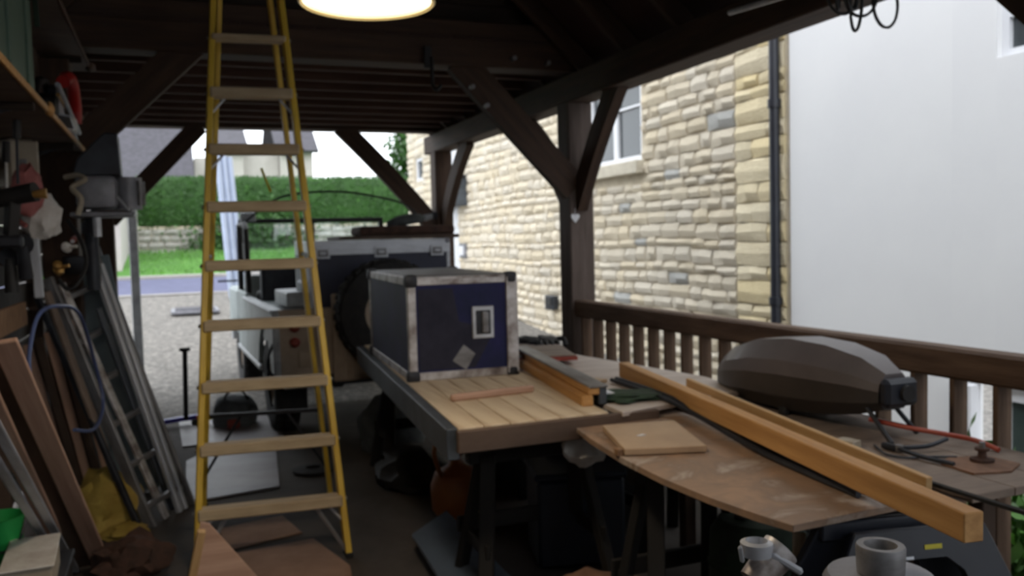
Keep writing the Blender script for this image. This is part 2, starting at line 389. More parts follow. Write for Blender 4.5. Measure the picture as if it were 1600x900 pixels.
while z < 4.6:
    h = random.uniform(.095, .17); y = 6.86 + random.uniform(0, .02)
    while y < 18.95:
        L_ = random.uniform(.16, .42) * (1.15 if h > .14 else 1)
        y1 = min(y + L_, 18.99)
        ok = True
        for (a, b, c_, d) in ((WY0 - .02, WY1 + .02, WZ0 - .17, WZ1 + .02), (DY0 - .02, DY1 + .02, -1, 3.27), (17.78, 18.42, 2.78, 3.32)):
            if not clear(y, y1, z, z + h, a, b, c_, d):
                if y < a - .1: y1 = a - .005
                else: ok = False
                break
        if ok and y1 - y > .06:
            wz = .05 * _nz.noise(Vector((y * .55, z * .8, 3))); dh = random.uniform(-.012, .012)
            if clear(y, y1, z + wz - .03, z + h + wz + .03, WY0 - .02, WY1 + .02, WZ0 - .17, WZ1 + .02): spots.append((y, y1, z + wz + dh, z + h + wz + random.uniform(-.008, .008)))
            else: spots.append((y, y1, z, z + h))
        if not ok: y1 = y + .08
        y = y1
    z += h
def seen(s):
    y, z = (s[0] + s[1]) / 2, (s[2] + s[3]) / 2
    area = (s[1] - s[0]) * (s[3] - s[2]); d2 = 25 + y * y
    vis = (z > .35) and (y < 16) and z < 3.9 and (z - 1.5) / y < .24
    return (area / d2 * 5 / math.sqrt(d2)) * (1 if vis else .01)
spots.sort(key=seen, reverse=True)
for i_, s in enumerate(spots[:300]):
    g = .012; M = tr(XW - .006, (s[0] + s[1]) / 2, (s[2] + s[3]) / 2) @ Matrix.Diagonal((.075, s[1] - s[0] - g, s[3] - s[2] - g, 1))
    link('stone', random.choice(pool_me if i_ % 37 else pool_grey), None, sh, M)
bm = bmesh.new()
for s in spots[300:]:
    g = .012; M = tr(XW - .006, (s[0] + s[1]) / 2, (s[2] + s[3]) / 2) @ Matrix.Diagonal((.075, s[1] - s[0] - g, s[3] - s[2] - g, 1))
    merge(bm, random.choice(pool).copy(), M)
tag(link('stone_facing', mesh(bm, True), 'stone_many', sh), kind='stuff')
# dressed corner
z = -.1; k = 0
while z < 5.2:
    h = random.choice((.11, .14, .18, .22)); ysp = random.choice((6.40, 6.52, 6.62)) if h < .2 else None
    box('corner_bed', 'mortar', sh, (XW + .03, 6.50, z + h / 2), (.09, .69, h), 0) if k == 0 else None
    for a, b in (((6.16, ysp), (ysp, 6.86)) if ysp else ((6.16, 6.86),)):
        link('quoin_stone', random.choice(pool_q), None, sh, tr(XW - .012, (a + b) / 2, z + h / 2) @ Matrix.Diagonal((.07, b - a - .008, h - .008, 1)))
    z += h; k += 1
# window in the stone house
def window(par, y0, y1, z0, z1, x, mull, trans, name='window', fw=.06):
    f = T_part(name, par, (x, (y0 + y1) / 2, z0))
    return f
def framed(par, y0, y1, z0, z1, x, ys=(), zs=(), fw=.07, gl='pane_glass', m='upvc'):
    bm = bmesh.new(); d = .07
    for k_, (a, b, c_, e) in enumerate([(y0, y1, z0, z0 + fw), (y0, y1, z1 - fw, z1), (y0, y0 + fw, z0, z1), (y1 - fw, y1, z0, z1)] + [(q - .05, q + .05, z0, z1) for q in ys] + [(y0, y1, q - .014, q + .014) for q in zs]):
        bbm(d - .0015 * k_, b - a - .0006 * k_, e - c_ - .0006 * k_, 0, tr(0, (a + b) / 2 - (y0 + y1) / 2, (c_ + e) / 2 - (z0 + z1) / 2), bm=bm)
    f = link('window_frame', mesh(bm), m, par, tr(x, (y0 + y1) / 2, (z0 + z1) / 2))
    yy = [y0 + fw / 2] + list(ys) + [y1 - fw / 2]; zz = [z0 + fw / 2] + list(zs) + [z1 - fw / 2]
    for a, b in zip(yy, yy[1:]):
        for c_, e in zip(zz, zz[1:]): box('pane', gl, f, (x + .01, (a + b) / 2, (c_ + e) / 2), (.012, b - a - .01, e - c_ - .01), 0)
    return f
framed(sh, WY0, WY1, WZ0, WZ1, XW + .06, (9.31,), (3.0,))
box('window_sill', 'sill_stone', sh, (XW - .02, (WY0 + WY1) / 2, WZ0 - .075), (.2, WY1 - WY0 + .14, .15), .01)
box('curtain', 'paper', sh, (XW + .16, 9.0, 2.60), (.03, .52, .42), .01); box('curtain', 'grey_bag', sh, (XW + .22, 9.3, 2.8), (.03, 1.3, 1.0), .01)
framed(sh, 17.8, 18.4, 2.8, 3.3, XW + .06)
# white door with frame
dr = box('door', 'upvc', sh, (XW + .05, (DY0 + DY1) / 2, 1.7), (.06, DY1 - DY0, 3.1), .006)
for q in (1.1, 2.1): box('door_panel', 'upvc', dr, (XW + .015, (DY0 + DY1) / 2, q), (.03, .6, .7), .01)
# render house
rh = T('rendered_house', 'smooth white rendered house wall beside the black downpipe', 'house', (5.3, 2, 0))
def rb(y0, y1, z0, z1): return wallbox(y0, y1, z0, z1, 'render_white', 'wall', rh, XW - .03, .3)
rb(4.42, 6.08, -.2, 6); rb(4.08, 4.42, .36 + .1, 6); rb(3.1, 4.08, .46, 2.58); rb(3.1, 4.08, 3.5, 6); rb(-6, 3.1, -.2, 6)
framed(rh, 3.1, 4.08, 2.58, 3.5, XW + .05, (), (2.84,), fw=.05)
framed(rh, 3.2, 4.09, -.2, .45, XW + .04, (), (), fw=.08, gl='door_green')
box('door_post', 'upvc', rh, (XW - .04, 4.30, .1), (.10, .17, .7), .005)
# black downpipe
dp = T('downpipe', 'black round downpipe at the corner where stone meets white render', 'pipe', (4.93, 6.22, -.1))
link('pipe', mesh(cbm(.045, .045, 5.2, 16), True), 'pipe_black', dp, tr(4.92, 6.22, 2.5))
for z in (.9, 2.62, 4.3):
    link('collar', mesh(cbm(.058, .058, .07, 16), True), 'pipe_black', dp, tr(4.92, 6.22, z)); box('bracket', 'pipe_black', dp, (4.97, 6.27, z), (.05, .16, .03), .003)
# fittings on the stone wall
lb = T('wall_box', 'slate grey wall-mounted letter box beside the white door', 'letter box', (4.86, 15.35, 2.1))
box('body', 'steel_blue', lb, (4.86, 15.32, 2.38), (.24, .95, .50), .01); box('lid', 'steel_dark', lb, (4.84, 15.32, 2.65), (.28, 1.0, .04), .01, rot(-8, 'Y'))
np_ = T('wall_plaque', 'small framed pale plaque on the stone wall below the letter box', 'plaque', (4.95, 15.1, 1.2))
box('frame', 'cast_grey', np_, (4.95, 15.08, 1.32), (.04, .34, .26), .005); box('face', 'paper', np_, (4.92, 15.08, 1.32), (.02, .2, .17), .002)
mb = T('outdoor_socket', 'small black weatherproof socket low on the stone wall left of the oak post', 'socket', (4.93, 11.1, .5))
box('body', 'steel_dark', mb, (4.93, 11.1, .60), (.09, .28, .20), .01); box('cover', 'black', mb, (4.88, 11.1, .62), (.02, .2, .12), .004)

# far side of the lane
hb = bmesh.new(); bmesh.ops.create_cube(hb, size=1); bmesh.ops.subdivide_edges(hb, edges=hb.edges[:], cuts=5, use_grid_fill=True)
hb.free()
from mathutils import noise as _n
def hedge(x0, x1, y0, y1, z0, z1):
    r = T('hedge', 'long clipped dark green hedge on top of the stone wall across the lane', 'hedge', ((x0 + x1) / 2, (y0 + y1) / 2, z0))
    bm = bmesh.new(); nx, nz = 90, 10
    G = []
    prof = [(y0, z0), (y0 - .12, z0 + .3), (y0 - .12, z1 - .3), (y0 + .02, z1 - .03), (y0 + .3, z1), (y1 - .2, z1), (y1, z1 - .2), (y1, z0)]
    for i in range(nx + 1):
        x = x0 + (x1 - x0) * i / nx
        G.append([bm.verts.new((x, y + .10 * _n.noise(Vector((x * 1.7, k * 2.1, 0))), z + .07 * _n.noise(Vector((x * 1.1, k, 5))))) for k, (y, z) in enumerate(prof)])
    for a, b in zip(G, G[1:]):
        for k in range(len(prof) - 1): bm.faces.new((a[k], a[k + 1], b[k + 1], b[k]))
    link('body', mesh(bm, True), 'hedge', r)
    bm = bmesh.new()
    for i in range(9000):
        x = random.uniform(x0, x1)
        if random.random() < .75: p = Vector((x, y0 - .15, random.uniform(z0 - .1, z1)))
        else: p = Vector((x, random.uniform(y0 - .1, y1), z1 + .02))
        leafq(bm, p, random.uniform(.03, .06))
    tag(link('foliage', mesh(bm), 'leaf', r), kind='stuff')
def leafq(bm, p, s):
    a = Vector((random.gauss(0, 1), random.gauss(0, 1), random.gauss(0, 1))).normalized(); b = a.orthogonal().normalized()
    b.rotate(Matrix.Rotation(random.uniform(0, 6.28), 3, a)); c = a.cross(b) * .5
    v = [bm.verts.new(p + s * q) for q in (-b, c, b, -c)]; bm.faces.new(v)
hedge(-.90, 16, 26.75, 28.0, 2.14, 3.55)
lw = T('garden_wall', 'low rubble garden wall under the clipped hedge across the lane', 'wall', (4, 27, 1.3))
box('core', 'mortar', lw, (8.7, 27.0, 1.7), (19.2, .7, .85), 0)
gst = []
for me in pool_me:
    c = me.copy(); c.materials[0] = MAT['drywall_stone']; gst.append(c)
z = 1.3
while z < 2.05:
    x = -.9
    while x < 9:
        L_ = random.uniform(.22, .5)
        link('stone', random.choice(gst), None, lw, tr(x + L_ / 2, 26.63, z + .09) @ rot(90, 'Z') @ Matrix.Diagonal((.12, L_ - .02, .175, 1))); x += L_
    z += .19
def farhouse(x0, x1, y, z0, ze, zr, label, wall='far_wall', chim=None):
    h = T('cottage', label, 'house', ((x0 + x1) / 2, y + 3, z0))
    box('wall', wall, h, ((x0 + x1) / 2, y + 3, (z0 + ze) / 2), (x1 - x0, 6, ze - z0), 0)
    link('roof_slope', mesh(bbm(x1 - x0 + .4, math.hypot(3.4, zr - ze) + .1, .12)), 'slate', h, tr((x0 + x1) / 2, y + 1.35, (ze + zr) / 2 - .02) @ Matrix.Rotation(math.atan2(zr - ze, 3.4), 4, 'X'))
    link('roof_slope', mesh(bbm(x1 - x0 + .4, math.hypot(3.4, zr - ze) + .1, .12)), 'slate', h, tr((x0 + x1) / 2, y + 4.65, (ze + zr) / 2 - .02) @ Matrix.Rotation(-math.atan2(zr - ze, 3.4), 4, 'X'))
    if chim:
        for cx in chim: box('chimney', 'far_wall', h, (cx, y + 3, zr + .5), (.9, .7, 1.8), .02)
    return h
farhouse(-6, .7, 36, 1.6, 4.1, 7.2, 'cottage with wide grey slate roof at the left end of the hedge')
mc = farhouse(1.85, 2.80, 36.5, 1.6, 5.35, 6.9, 'small slate roofed part of the pale stone cottage behind the yellow ladder')
box('link_wall', 'far_wall', mc, (1.40, 39.5, 3.35), (.9, 5, 3.5), 0)
mc2 = farhouse(4.25, 5.55, 36.5, 1.6, 5.35, 7.6, 'pale stone cottage with dark slate roof right of the yellow ladder')
box('link_wall', 'far_wall', mc2, (3.52, 39.5, 3.45), (1.42, 5, 3.7), 0)
pb = farhouse(-3.4, -1.15, 22.6, .95, 3.1, 3.35, 'low pale outbuilding beside the left end of the hedge')
def tree(x, y, z0, h, r, label, n=5200, leaf='leaf'):
    t = T('tree', label, 'tree', (x, y, z0))
    bm = lathe([(.22, 0), (.15, h * .4), (.08, h * .8)], 10); link('trunk', mesh(bm, True), 'bark', t, tr(x, y, z0))
    for k in range(6):
        a = k * 1.05; rod('branch', 'bark', t, [(x, y, z0 + h * (.35 + .06 * k)), (x + .5 * r * math.cos(a), y + .5 * r * math.sin(a), z0 + h * (.55 + .05 * k))], .04, 6)
    bm = bmesh.new(); cs = [Vector((random.uniform(-.6, .6) * r, random.uniform(-.6, .6) * r, z0 + h * random.uniform(.45, 1))) for _ in range(16)]
    for i in range(n):
        c = random.choice(cs); d = Vector((random.gauss(0, 1), random.gauss(0, 1), random.gauss(0, 1))).normalized() * r * .45 * random.random() ** .4
        leafq(bm, c + d + Vector((x, y, 0)), random.uniform(.08, .16))
    tag(link('foliage', mesh(bm), leaf, t), kind='stuff')
tree(9.6, 34, 1.6, 4.4, 1.7, 'leafy green tree beside the gable of the stone house')
tree(6.0, 44, 1.6, 2.4, 1.2, 'small round tree showing just above the hedge', 2200)
tree(9.0, 47, 1.6, 2.5, 1.6, 'low distant bush on the skyline above the hedge', 2200)
bp_ = T('bush', 'ivy bush spilling over the garden wall below the hedge', 'bush', (2.4, 26.3, 1.3))
bm = bmesh.new()
for i in range(2600):
    leafq(bm, Vector((2.0 + random.gauss(0, .7), 26.35 + random.gauss(0, .12), 1.4 + abs(random.gauss(0, .45)))), random.uniform(.05, .11))
tag(link('foliage', mesh(bm), 'leaf', bp_), kind='stuff'); rod('stem', 'bark', bp_, [(2.0, 26.5, 1.3), (2.1, 26.4, 2.0)], .03, 6)
bm = bmesh.new()
for i in range(9000):
    x = random.uniform(-.9, 12); y = random.uniform(21.9, 26.5); zz = .87 + (y - 21.85) * .12
    p = Vector((x, y, zz)); d = Vector((random.gauss(0, .02), random.gauss(0, .02), random.uniform(.05, .11))); s = Vector((random.uniform(.01, .02), 0, 0))
    bm.faces.new([bm.verts.new(p - s), bm.verts.new(p + s), bm.verts.new(p + d)])
tag(link('grass_blades', mesh(bm), 'leaf_bright'), 'bright green grass on the verge between the lane and the garden wall', 'grass', kind='stuff')
# street bits
gp = T('gate_post', 'pale grey square post standing on the gravel left of the yellow ladder', 'post', (-.37, 9.6, .03))
box('post', 'galv', gp, (-.37, 9.6, .98), (.085, .085, 1.9), .006); box('cap', 'galv', gp, (-.37, 9.6, 1.95), (.11, .11, .03), .005)
for i, (xa, ya) in enumerate(((.90, 17.0), (1.01, 17.05), (1.12, 17.1))):
    solo(rod('plastic_pipe', 'pipe_blue', None, [(xa + .10, ya + .1, .54), (xa - .06, ya, 3.28 - .05 * i)], .055, 12), ('leftmost pale blue plastic pipe of the bundle behind the yellow ladder', 'middle pale blue plastic pipe of the bundle behind the yellow ladder', 'rightmost pale blue plastic pipe of the bundle behind the yellow ladder')[i], 'pipe', 'blue pipes behind the ladder')
dc = T('drain_cover', 'flat grey drain cover lying on the gravel near the lane', 'cover', (.28, 15.4, .42))
box('frame', 'cast_grey', dc, (.3, 15.4, .45), (.75, .9, .05), .01); box('lid', 'slate', dc, (.3, 15.4, .48), (.62, .76, .03), .01)

# ================================================================== LAND VEHICLE
ML = tr(1.50, 6.52, 0) @ Matrix.Rotation(math.radians(1.4), 4, 'Z')
lr = T('off_road_vehicle', 'pale grey-green open off-road pickup parked rear-on behind the blue cases', 'vehicle', (1.50, 6.52, 0), rz=math.radians(1.4))
def lp(name, m, par, c, s, bev=.01, R=Matrix(), **k): return link(name, mesh(bbm(*s, bev, **k)), m, par, ML @ tr(*c) @ R)
HW = .83
def sidepanel(sx):
    # side with wheel arch cut, in the YZ plane
    arch = [(.72 + .43 * math.cos(a), .42 + .43 * math.sin(a)) for a in [PI - PI * i / 10 for i in range(11)]]
    poly = [(0, .52), (.0, 1.0), (2.0, 1.0), (2.0, .50)] + [(1.18, .50)] + [(p[0], max(p[1], .5)) for p in arch[::-1]] + [(.26, .50)]
    out = []
    for p in poly:
        if not out or (abs(p[0] - out[-1][0]) + abs(p[1] - out[-1][1])) > .004: out.append(p)
    return prism(out, .04)
for sx in (-1, 1):
    link('side_panel', mesh(sidepanel(sx)), 'lr_body', lr, ML @ tr(sx * (HW - .02) + .02, 0, 0) @ Matrix(((0, 0, -1, 0), (1, 0, 0, 0), (0, 1, 0, 0), (0, 0, 0, 1))))
    lp('capping', 'galv', lr, (sx * (HW - .01), 1.0, 1.015), (.09, 2.02, .03))
    lp('wheel_box', 'lr_body', lr, (sx * .64, .95, .86), (.34, 1.7, .26))
    lp('door', 'lr_body', lr, (sx * (HW - .02), 2.42, .78), (.04, .82, .56)); lp('sill', 'galv', lr, (sx * (HW - .02), 2.0, .47), (.05, 1.9, .05))
    lp('front_wing', 'lr_body', lr, (sx * .66, 3.35, .82), (.34, 1.0, .48), .03)
lp('tub_floor', 'galv', lr, (0, 1.0, .72), (1.6, 1.98, .03))
lp('rear_panel', 'lr_tail', lr, (-.62, -.02, .78), (.40, .04, .50)); lp('rear_panel', 'lr_tail', lr, (.62, -.02, .78), (.40, .04, .50))
tg = lp('tailgate', 'lr_tail', lr, (0, -.03, .80), (.84, .04, .66))
for q in (-.3, 0, .3): lp('rib', 'lr_tail', tg, (q, -.055, .80), (.04, .02, .62))
lp('corner_capping', 'galv', lr, (-HW, -.02, .77), (.05, .07, .52)); lp('corner_capping', 'galv', lr, (HW, -.02, .77), (.05, .07, .52))
lp('rear_crossmember', 'steel_dark', lr, (0, .02, .50), (1.6, .10, .11)); lp('towing_jaw', 'steel_dark', lr, (0, -.10, .48), (.12, .2, .12))
for sx in (-1, 1):
    for zz, m_ in ((.90, 'red_dull'), (.79, 'red_dull')):
        link('rear_lamp', mesh(lathe([(0, -.02), (.038, -.02), (.036, .03), (.02, .045), (0, .045)], 14), True), m_, lr, ML @ tr(sx * .70, -.05, zz) @ rot(90, 'X'))
    lp('bumperette', 'galv', lr, (sx * .66, -.08, .50), (.28, .08, .09))
lp('number_plate', 'plate', lr, (-.60, -.05, .66), (.15, .012, .12))
lp('chassis_rail', 'steel_dark', lr, (-.38, 1.8, .48), (.08, 3.6, .12)); lp('chassis_rail', 'steel_dark', lr, (.38, 1.8, .48), (.08, 3.6, .12))
lp('axle', 'steel_dark', lr, (0, .72, .38), (1.4, .1, .1), .03); lp('axle', 'steel_dark', lr, (0, 3.15, .38), (1.4, .1, .1), .03)
tyre = [(.20, -.09), (.33, -.105), (.375, -.095), (.39, -.07), (.39, .07), (.375, .095), (.33, .105), (.20, .09)]
hub = [(0, -.02), (.06, -.03), (.07, .01), (.15, .02), (.19, .07), (.215, .07), (.215, -.06), (.19, -.06)]
def wheel(M, name='wheel', treads=True):
    bm = lathe(tyre, 32)
    if treads:
        for i in range(32):
            a = 2 * PI * i / 32
            for zz in (-.06, 0, .06): bbm(.02, .045, .035, 0, Matrix.Rotation(a + (.05 if zz else 0), 4, 'Z') @ tr(.392, 0, zz), bm=bm)
    wv = link(name, mesh(bm, True), 'rubber', lr, M)
    link('rim', mesh(lathe(hub, 24), True), 'wheel_cream', wv, M)
    bm = bmesh.new()
    for i in range(5): cbm(.014, .014, .03, 6, tr(.10 * math.cos(i * 1.257), .10 * math.sin(i * 1.257), .03), bm)
    link('wheel_nuts', mesh(bm), 'galv', wv, M)
for sx in (-1, 1):
    for yy in (.72, 3.15): wheel(ML @ tr(sx * .70, yy, .39) @ rot(90 * sx, 'Y'))
wheel(ML @ tr(-.02, -.17, .98) @ rot(90, 'X'), 'spare_wheel')
lp('spare_bracket', 'steel_dark', lr, (-.02, -.06, .98), (.2, .10, .2))
# cab: windscreen, door tops, hoop, seats, bonnet
lp('bulkhead', 'lr_body', lr, (0, 2.9, .95), (1.5, .05, .5)); lp('bonnet', 'lr_body', lr, (0, 3.4, 1.10), (1.06, 1.0, .06), .03); lp('radiator_panel', 'lr_body', lr, (0, 3.88, .8), (1.0, .05, .5))
lp('front_bumper', 'galv', lr, (0, 4.05, .5), (1.6, .08, .14))
bm = bmesh.new()
for c, s in (((0, 0, .30), (1.52, .05, .045)), ((0, 0, -.20), (1.52, .05, .05)), ((-.74, 0, .05), (.045, .05, .5)), ((.74, 0, .05), (.045, .05, .5)), ((0, 0, .05), (.03, .05, .5))): bbm(*s, .005, tr(*c), bm=bm)
ws = link('windscreen_frame', mesh(bm), 'black', lr, ML @ tr(-.03, 2.86, 1.46))
for q in (-.37, .37): lp('windscreen_pane', 'clear_glass', ws, (q - .03, 2.86, 1.51), (.69, .008, .44), 0)
for sx in (-1, 1):
    bm = bmesh.new()
    bmx = prism([(2.05, 1.06), (2.85, 1.06), (2.80, 1.72), (2.22, 1.72)], .03)
    bmx.free()
    fr2 = rod('door_top_frame', 'black', lr, [ML @ Vector((sx * .79, a, b)) for a, b in ((2.08, 1.05), (2.16, 1.66), (2.24, 1.72), (2.80, 1.72), (2.84, 1.05))], .028, 8, smooth=False)
    if sx < 0: lp('side_curtain', 'black', lr, (-.79, 2.24, 1.30), (.02, .22, .5), 0, rot(-8, 'X'))
lp('mirror_arm', 'black', lr, (-.92, 2.85, 1.15), (.2, .02, .02)); lp('door_mirror', 'galv', lr, (-.70, 2.80, 1.80), (.16, .03, .10))
for q in (-.5, 0, .45): lp('seat', 'black', lr, (q, 2.05, 1.0), (.42, .42, .14), .04, seg=2); lp('seat_back', 'steel_dark', lr, (q, 1.86, 1.16), (.42, .10, .40), .04, seg=2)
rod('steering_wheel', 'black', lr, [ML @ (Vector((.42 + .2 * math.cos(a), 2.6 + .08 * math.sin(a), 1.22 + .18 * math.sin(a)))) for a in [i * PI / 6 for i in range(12)]], .014, 6, closed=True)
rod('whip_aerial', 'black', lr, [ML @ Vector(p) for p in ((-.85, 1.55, 1.72), (-.55, 1.5, 1.93), (-.1, 1.45, 1.98), (.3, 1.4, 1.93), (.62, 1.4, 1.83), (.74, 1.4, 1.6), (.80, 1.4, 1.02))], .010, 6)
lp('mud_flap', 'rubber', lr, (-.70, .22, .38), (.24, .015, .3)); lp('stowage_box', 'galv', lr, (-.57, .75, 1.07), (.22, .7, .12), .01); lp('stowage_box', 'steel_blue', lr, (-.46, .55, 1.12), (.2, .3, .2), .02)
rod('tow_chain', 'steel_dark', lr, [ML @ Vector(p) for p in ((-.85, .0, .78), (-.90, -.03, .66), (-.87, -.02, .56), (-.75, -.05, .49))], .012, 6)

# ================================================================== FLIGHT CASES
def catch(par, M):
    """recessed butterfly catch"""
    p = link('catch', mesh(bbm(.11, .012, .085, .003)), 'alu', par, M)
    link('catch_dish', mesh(bbm(.08, .010, .055, .003)), 'alu_dull', p, M @ tr(0, -.006, 0)); link('wing', mesh(bbm(.045, .012, .02, .003)), 'alu', p, M @ tr(0, -.012, 0))
def edged(par, M, sx, sy, sz, m_front, w_=.028, zs=(), edge='alu_worn'):
    """box body with aluminium angle on the 12 edges and ball corners; M at the centre of the body"""
    link('body', mesh(bbm(sx, sy, sz, .002)), m_front, par, M)
    e = .004
    def ed(c, s): link('edge_angle', mesh(bbm(*s, .003)), edge, par, M @ tr(*c))
    for a in (-1, 1):
        for b in (-1, 1):
            ed((0, a * (sy / 2 - w_ / 2 + e), b * (sz / 2 - w_ / 2 + e)), (sx + 2 * e, w_, w_))
            ed((a * (sx / 2 - w_ / 2 + e), 0, b * (sz / 2 - w_ / 2 + e)), (w_, sy + 2 * e, w_))
            ed((a * (sx / 2 - w_ / 2 + e), b * (sy / 2 - w_ / 2 + e), 0), (w_, w_, sz + 2 * e))
            for c in (-1, 1):
                link('ball_corner', mesh(bbm(w_ * 1.6, w_ * 1.6, w_ * 1.6, w_ * .5, seg=2), True), 'cast_grey' if edge == 'alu' else 'steel_dark', par, M @ tr(a * (sx / 2 - .016), b * (sy / 2 - .016), c * (sz / 2 - .016)))
DZ = .80
c1 = T('flight_case', 'scuffed blue flight case with worn metal edges standing on the planked bench', 'case', (1.37, 4.80, DZ), rz=math.radians(-3.0))
M1 = tr(1.395, 4.80, DZ + .262) @ Matrix.Rotation(math.radians(-3.4), 4, 'Z')
edged(c1, M1, .555, 1.25, .515, 'case_blue', .042)
link('scuffed_patch', mesh(prism([(-.23, -.21), (.06, -.21), (.17, -.02), (-.02, .03), (-.05, .20), (-.23, .20)], .002)), 'scuff', c1, M1 @ tr(0, -.626, 0) @ rot(90, 'X'))
link('sticker_remnant', mesh(prism([(-.04, -.17), (.03, -.22), (.08, -.14), (.02, -.09)], .003)), 'alu_dull', c1, M1 @ tr(-.02, -.627, 0) @ rot(90, 'X'))
hd = link('recessed_handle', mesh(bbm(.115, .02, .165, .004)), 'alu', c1, M1 @ tr(.105, -.628, .02))
link('handle_dish', mesh(bbm(.08, .014, .125, .004)), 'steel_dark', hd, M1 @ tr(.105, -.634, .02)); link('handle_grip', mesh(bbm(.035, .03, .11, .01, seg=2)), 'alu_dull', hd, M1 @ tr(.113, -.645, .02))
link('lid_band', mesh(bbm(.06, .02, .50, .003)), 'alu_worn', c1, M1 @ tr(.262, -.63, 0)); link('lid_band', mesh(bbm(.56, 1.26, .03, .003)), 'alu_worn', c1, M1 @ tr(0, 0, .235))
link('lid_top', mesh(bbm(.48, 1.16, .012, .003)), 'alu_dull', c1, M1 @ tr(0, 0, .262))
c2 = T('flight_case', 'dark navy flight case with silver lid band and three catches in the pickup bed', 'case', (1.54, 7.2, .735))
M2 = tr(1.54, 7.16, 1.13)
edged(c2, M2, 1.14, .74, .785, 'case_blue_dark', .03, edge='alu')
link('lid_band', mesh(bbm(1.15, .75, .09, .003)), 'alu', c2, M2 @ tr(0, 0, .33))
for q in (-.46, 0, .46): catch(c2, M2 @ tr(q, -.385, .30))
bk = T('brown_board', 'dark brown board lying across the top of the navy flight case', 'board', (1.75, 7.1, 1.53))
box('board', 'dark_board', bk, (1.72, 7.12, 1.545), (1.0, .52, .03), .005, rot(2, 'Z'))
solo(box('leather_satchel', 'brown_rag', None, (1.80, 7.1, 1.60), (.80, .42, .075), .03, seg=2), 'low dark brown folded bundle on the board above the navy flight case', 'bundle')
sb = T('storage_jar', 'grey-green plastic bottle lying on top of the dark brown bundle', 'bottle', (1.85, 7.15, 1.65))
link('body', mesh(blob(.17, .09, .055, 3, .05, 2, 3), True), 'grey_bag', sb, tr(1.84, 7.12, 1.68) @ rot(-8, 'Y')); link('neck', mesh(cbm(.03, .02, .08, 12), True), 'galv', sb, tr(2.04, 7.12, 1.71) @ rot(78, 'Y'))
link('cap', mesh(cbm(.03, .03, .04, 12)), 'steel_dark', sb, tr(2.09, 7.12, 1.72) @ rot(78, 'Y'))

# ================================================================== BENCHES
pbn = T('planked_bench', 'bench of pale striped boards on a blue-grey steel frame under the front flight case', 'bench', (1.3, 4.6, 0))
def poly_board(name, m, par, pts, z, th, bev=.002):
    cx = sum(p[0] for p in pts) / len(pts); cy = sum(p[1] for p in pts) / len(pts)
    return link(name, mesh(prism([(x - cx, y - cy) for x, y in pts], th, bev=bev)), m, par, tr(cx, cy, z - th))
# planks run along the depth of the bench
XL0, XR0, XL1, XR1 = .965, 1.60, 1.20, 1.84
n = 6
for i in range(n):
    t0, t1 = i / n, (i + 1) / n - .006; f = lambda a, b, t: a + (b - a) * t
    poly_board('plank', 'pine_pale', pbn, [(f(XL0, XR0, t0), 3.06), (f(XL0, XR0, t1), 3.06), (f(XL1, XR1, t1), 5.9), (f(XL1, XR1, t0), 5.9)], DZ, .022)
bar('edge_board', 'dark_board', pbn, (.955, 3.045, DZ - .05), (1.82, 3.055, DZ - .05), .03, .085)
bar('side_rail', 'steel_blue', pbn, (.95, 3.08, DZ - .065), (1.17, 5.9, DZ - .065), .05, .12)
bar('side_rail', 'steel_blue', pbn, (1.62, 3.1, DZ - .07), (1.84, 5.9, DZ - .07), .05, .10)
for y in (3.6, 4.6, 5.6): bar('cross_bar', 'steel_dark', pbn, (1.02 + .07 * (y - 3.1), y, DZ - .08), (1.64 + .07 * (y - 3.1), y, DZ - .08), .05, .05)
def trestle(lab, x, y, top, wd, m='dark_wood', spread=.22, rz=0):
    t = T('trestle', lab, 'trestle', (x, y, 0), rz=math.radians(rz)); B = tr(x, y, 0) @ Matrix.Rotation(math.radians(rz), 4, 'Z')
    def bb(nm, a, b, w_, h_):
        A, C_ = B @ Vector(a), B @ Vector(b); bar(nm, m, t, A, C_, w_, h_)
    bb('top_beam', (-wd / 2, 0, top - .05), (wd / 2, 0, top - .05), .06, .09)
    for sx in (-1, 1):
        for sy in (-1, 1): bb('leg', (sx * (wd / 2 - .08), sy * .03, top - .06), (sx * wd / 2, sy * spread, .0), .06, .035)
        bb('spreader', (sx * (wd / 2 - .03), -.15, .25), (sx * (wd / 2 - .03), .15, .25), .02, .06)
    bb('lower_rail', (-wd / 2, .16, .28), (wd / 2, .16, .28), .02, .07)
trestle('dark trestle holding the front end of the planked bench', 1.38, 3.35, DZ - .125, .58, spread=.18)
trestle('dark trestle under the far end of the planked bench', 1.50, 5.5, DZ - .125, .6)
# pale sheet
ps = solo(poly_board('pale_sheet', 'ply_pale', None, [(1.645, 3.03), (2.36, 3.20), (2.42, 3.6), (2.17, 5.0), (2.05, 5.8), (1.86, 5.8), (1.72, 4.6)], DZ, .02), 'pale scuffed sheet of board beside the flight case, under the long timber', 'board')
trestle('dark trestle carrying the pale sheet near the balustrade', 2.14, 3.6, DZ - .022, .40, spread=.2); trestle('dark trestle beneath the far end of the pale sheet', 2.08, 5.3, DZ - .022, .36, spread=.2)
# curved plywood
CZ = .755
cp = solo(poly_board('curved_board', 'ply_brown', None, [(1.475, 3.22), (1.41, 2.85), (1.378, 2.55), (1.37, 2.28), (1.385, 2.05), (1.41, 1.88), (1.44, 1.76), (1.84, 1.78), (1.93, 2.4), (1.96, 3.0), (1.98, 3.3)], CZ, .02, .0015), 'brown plywood sheet with a bowed front edge lying in front of the pale sheet', 'board')
trestle('dark trestle under the middle of the bowed plywood sheet', 1.66, 2.62, CZ - .022, .42, spread=.16)
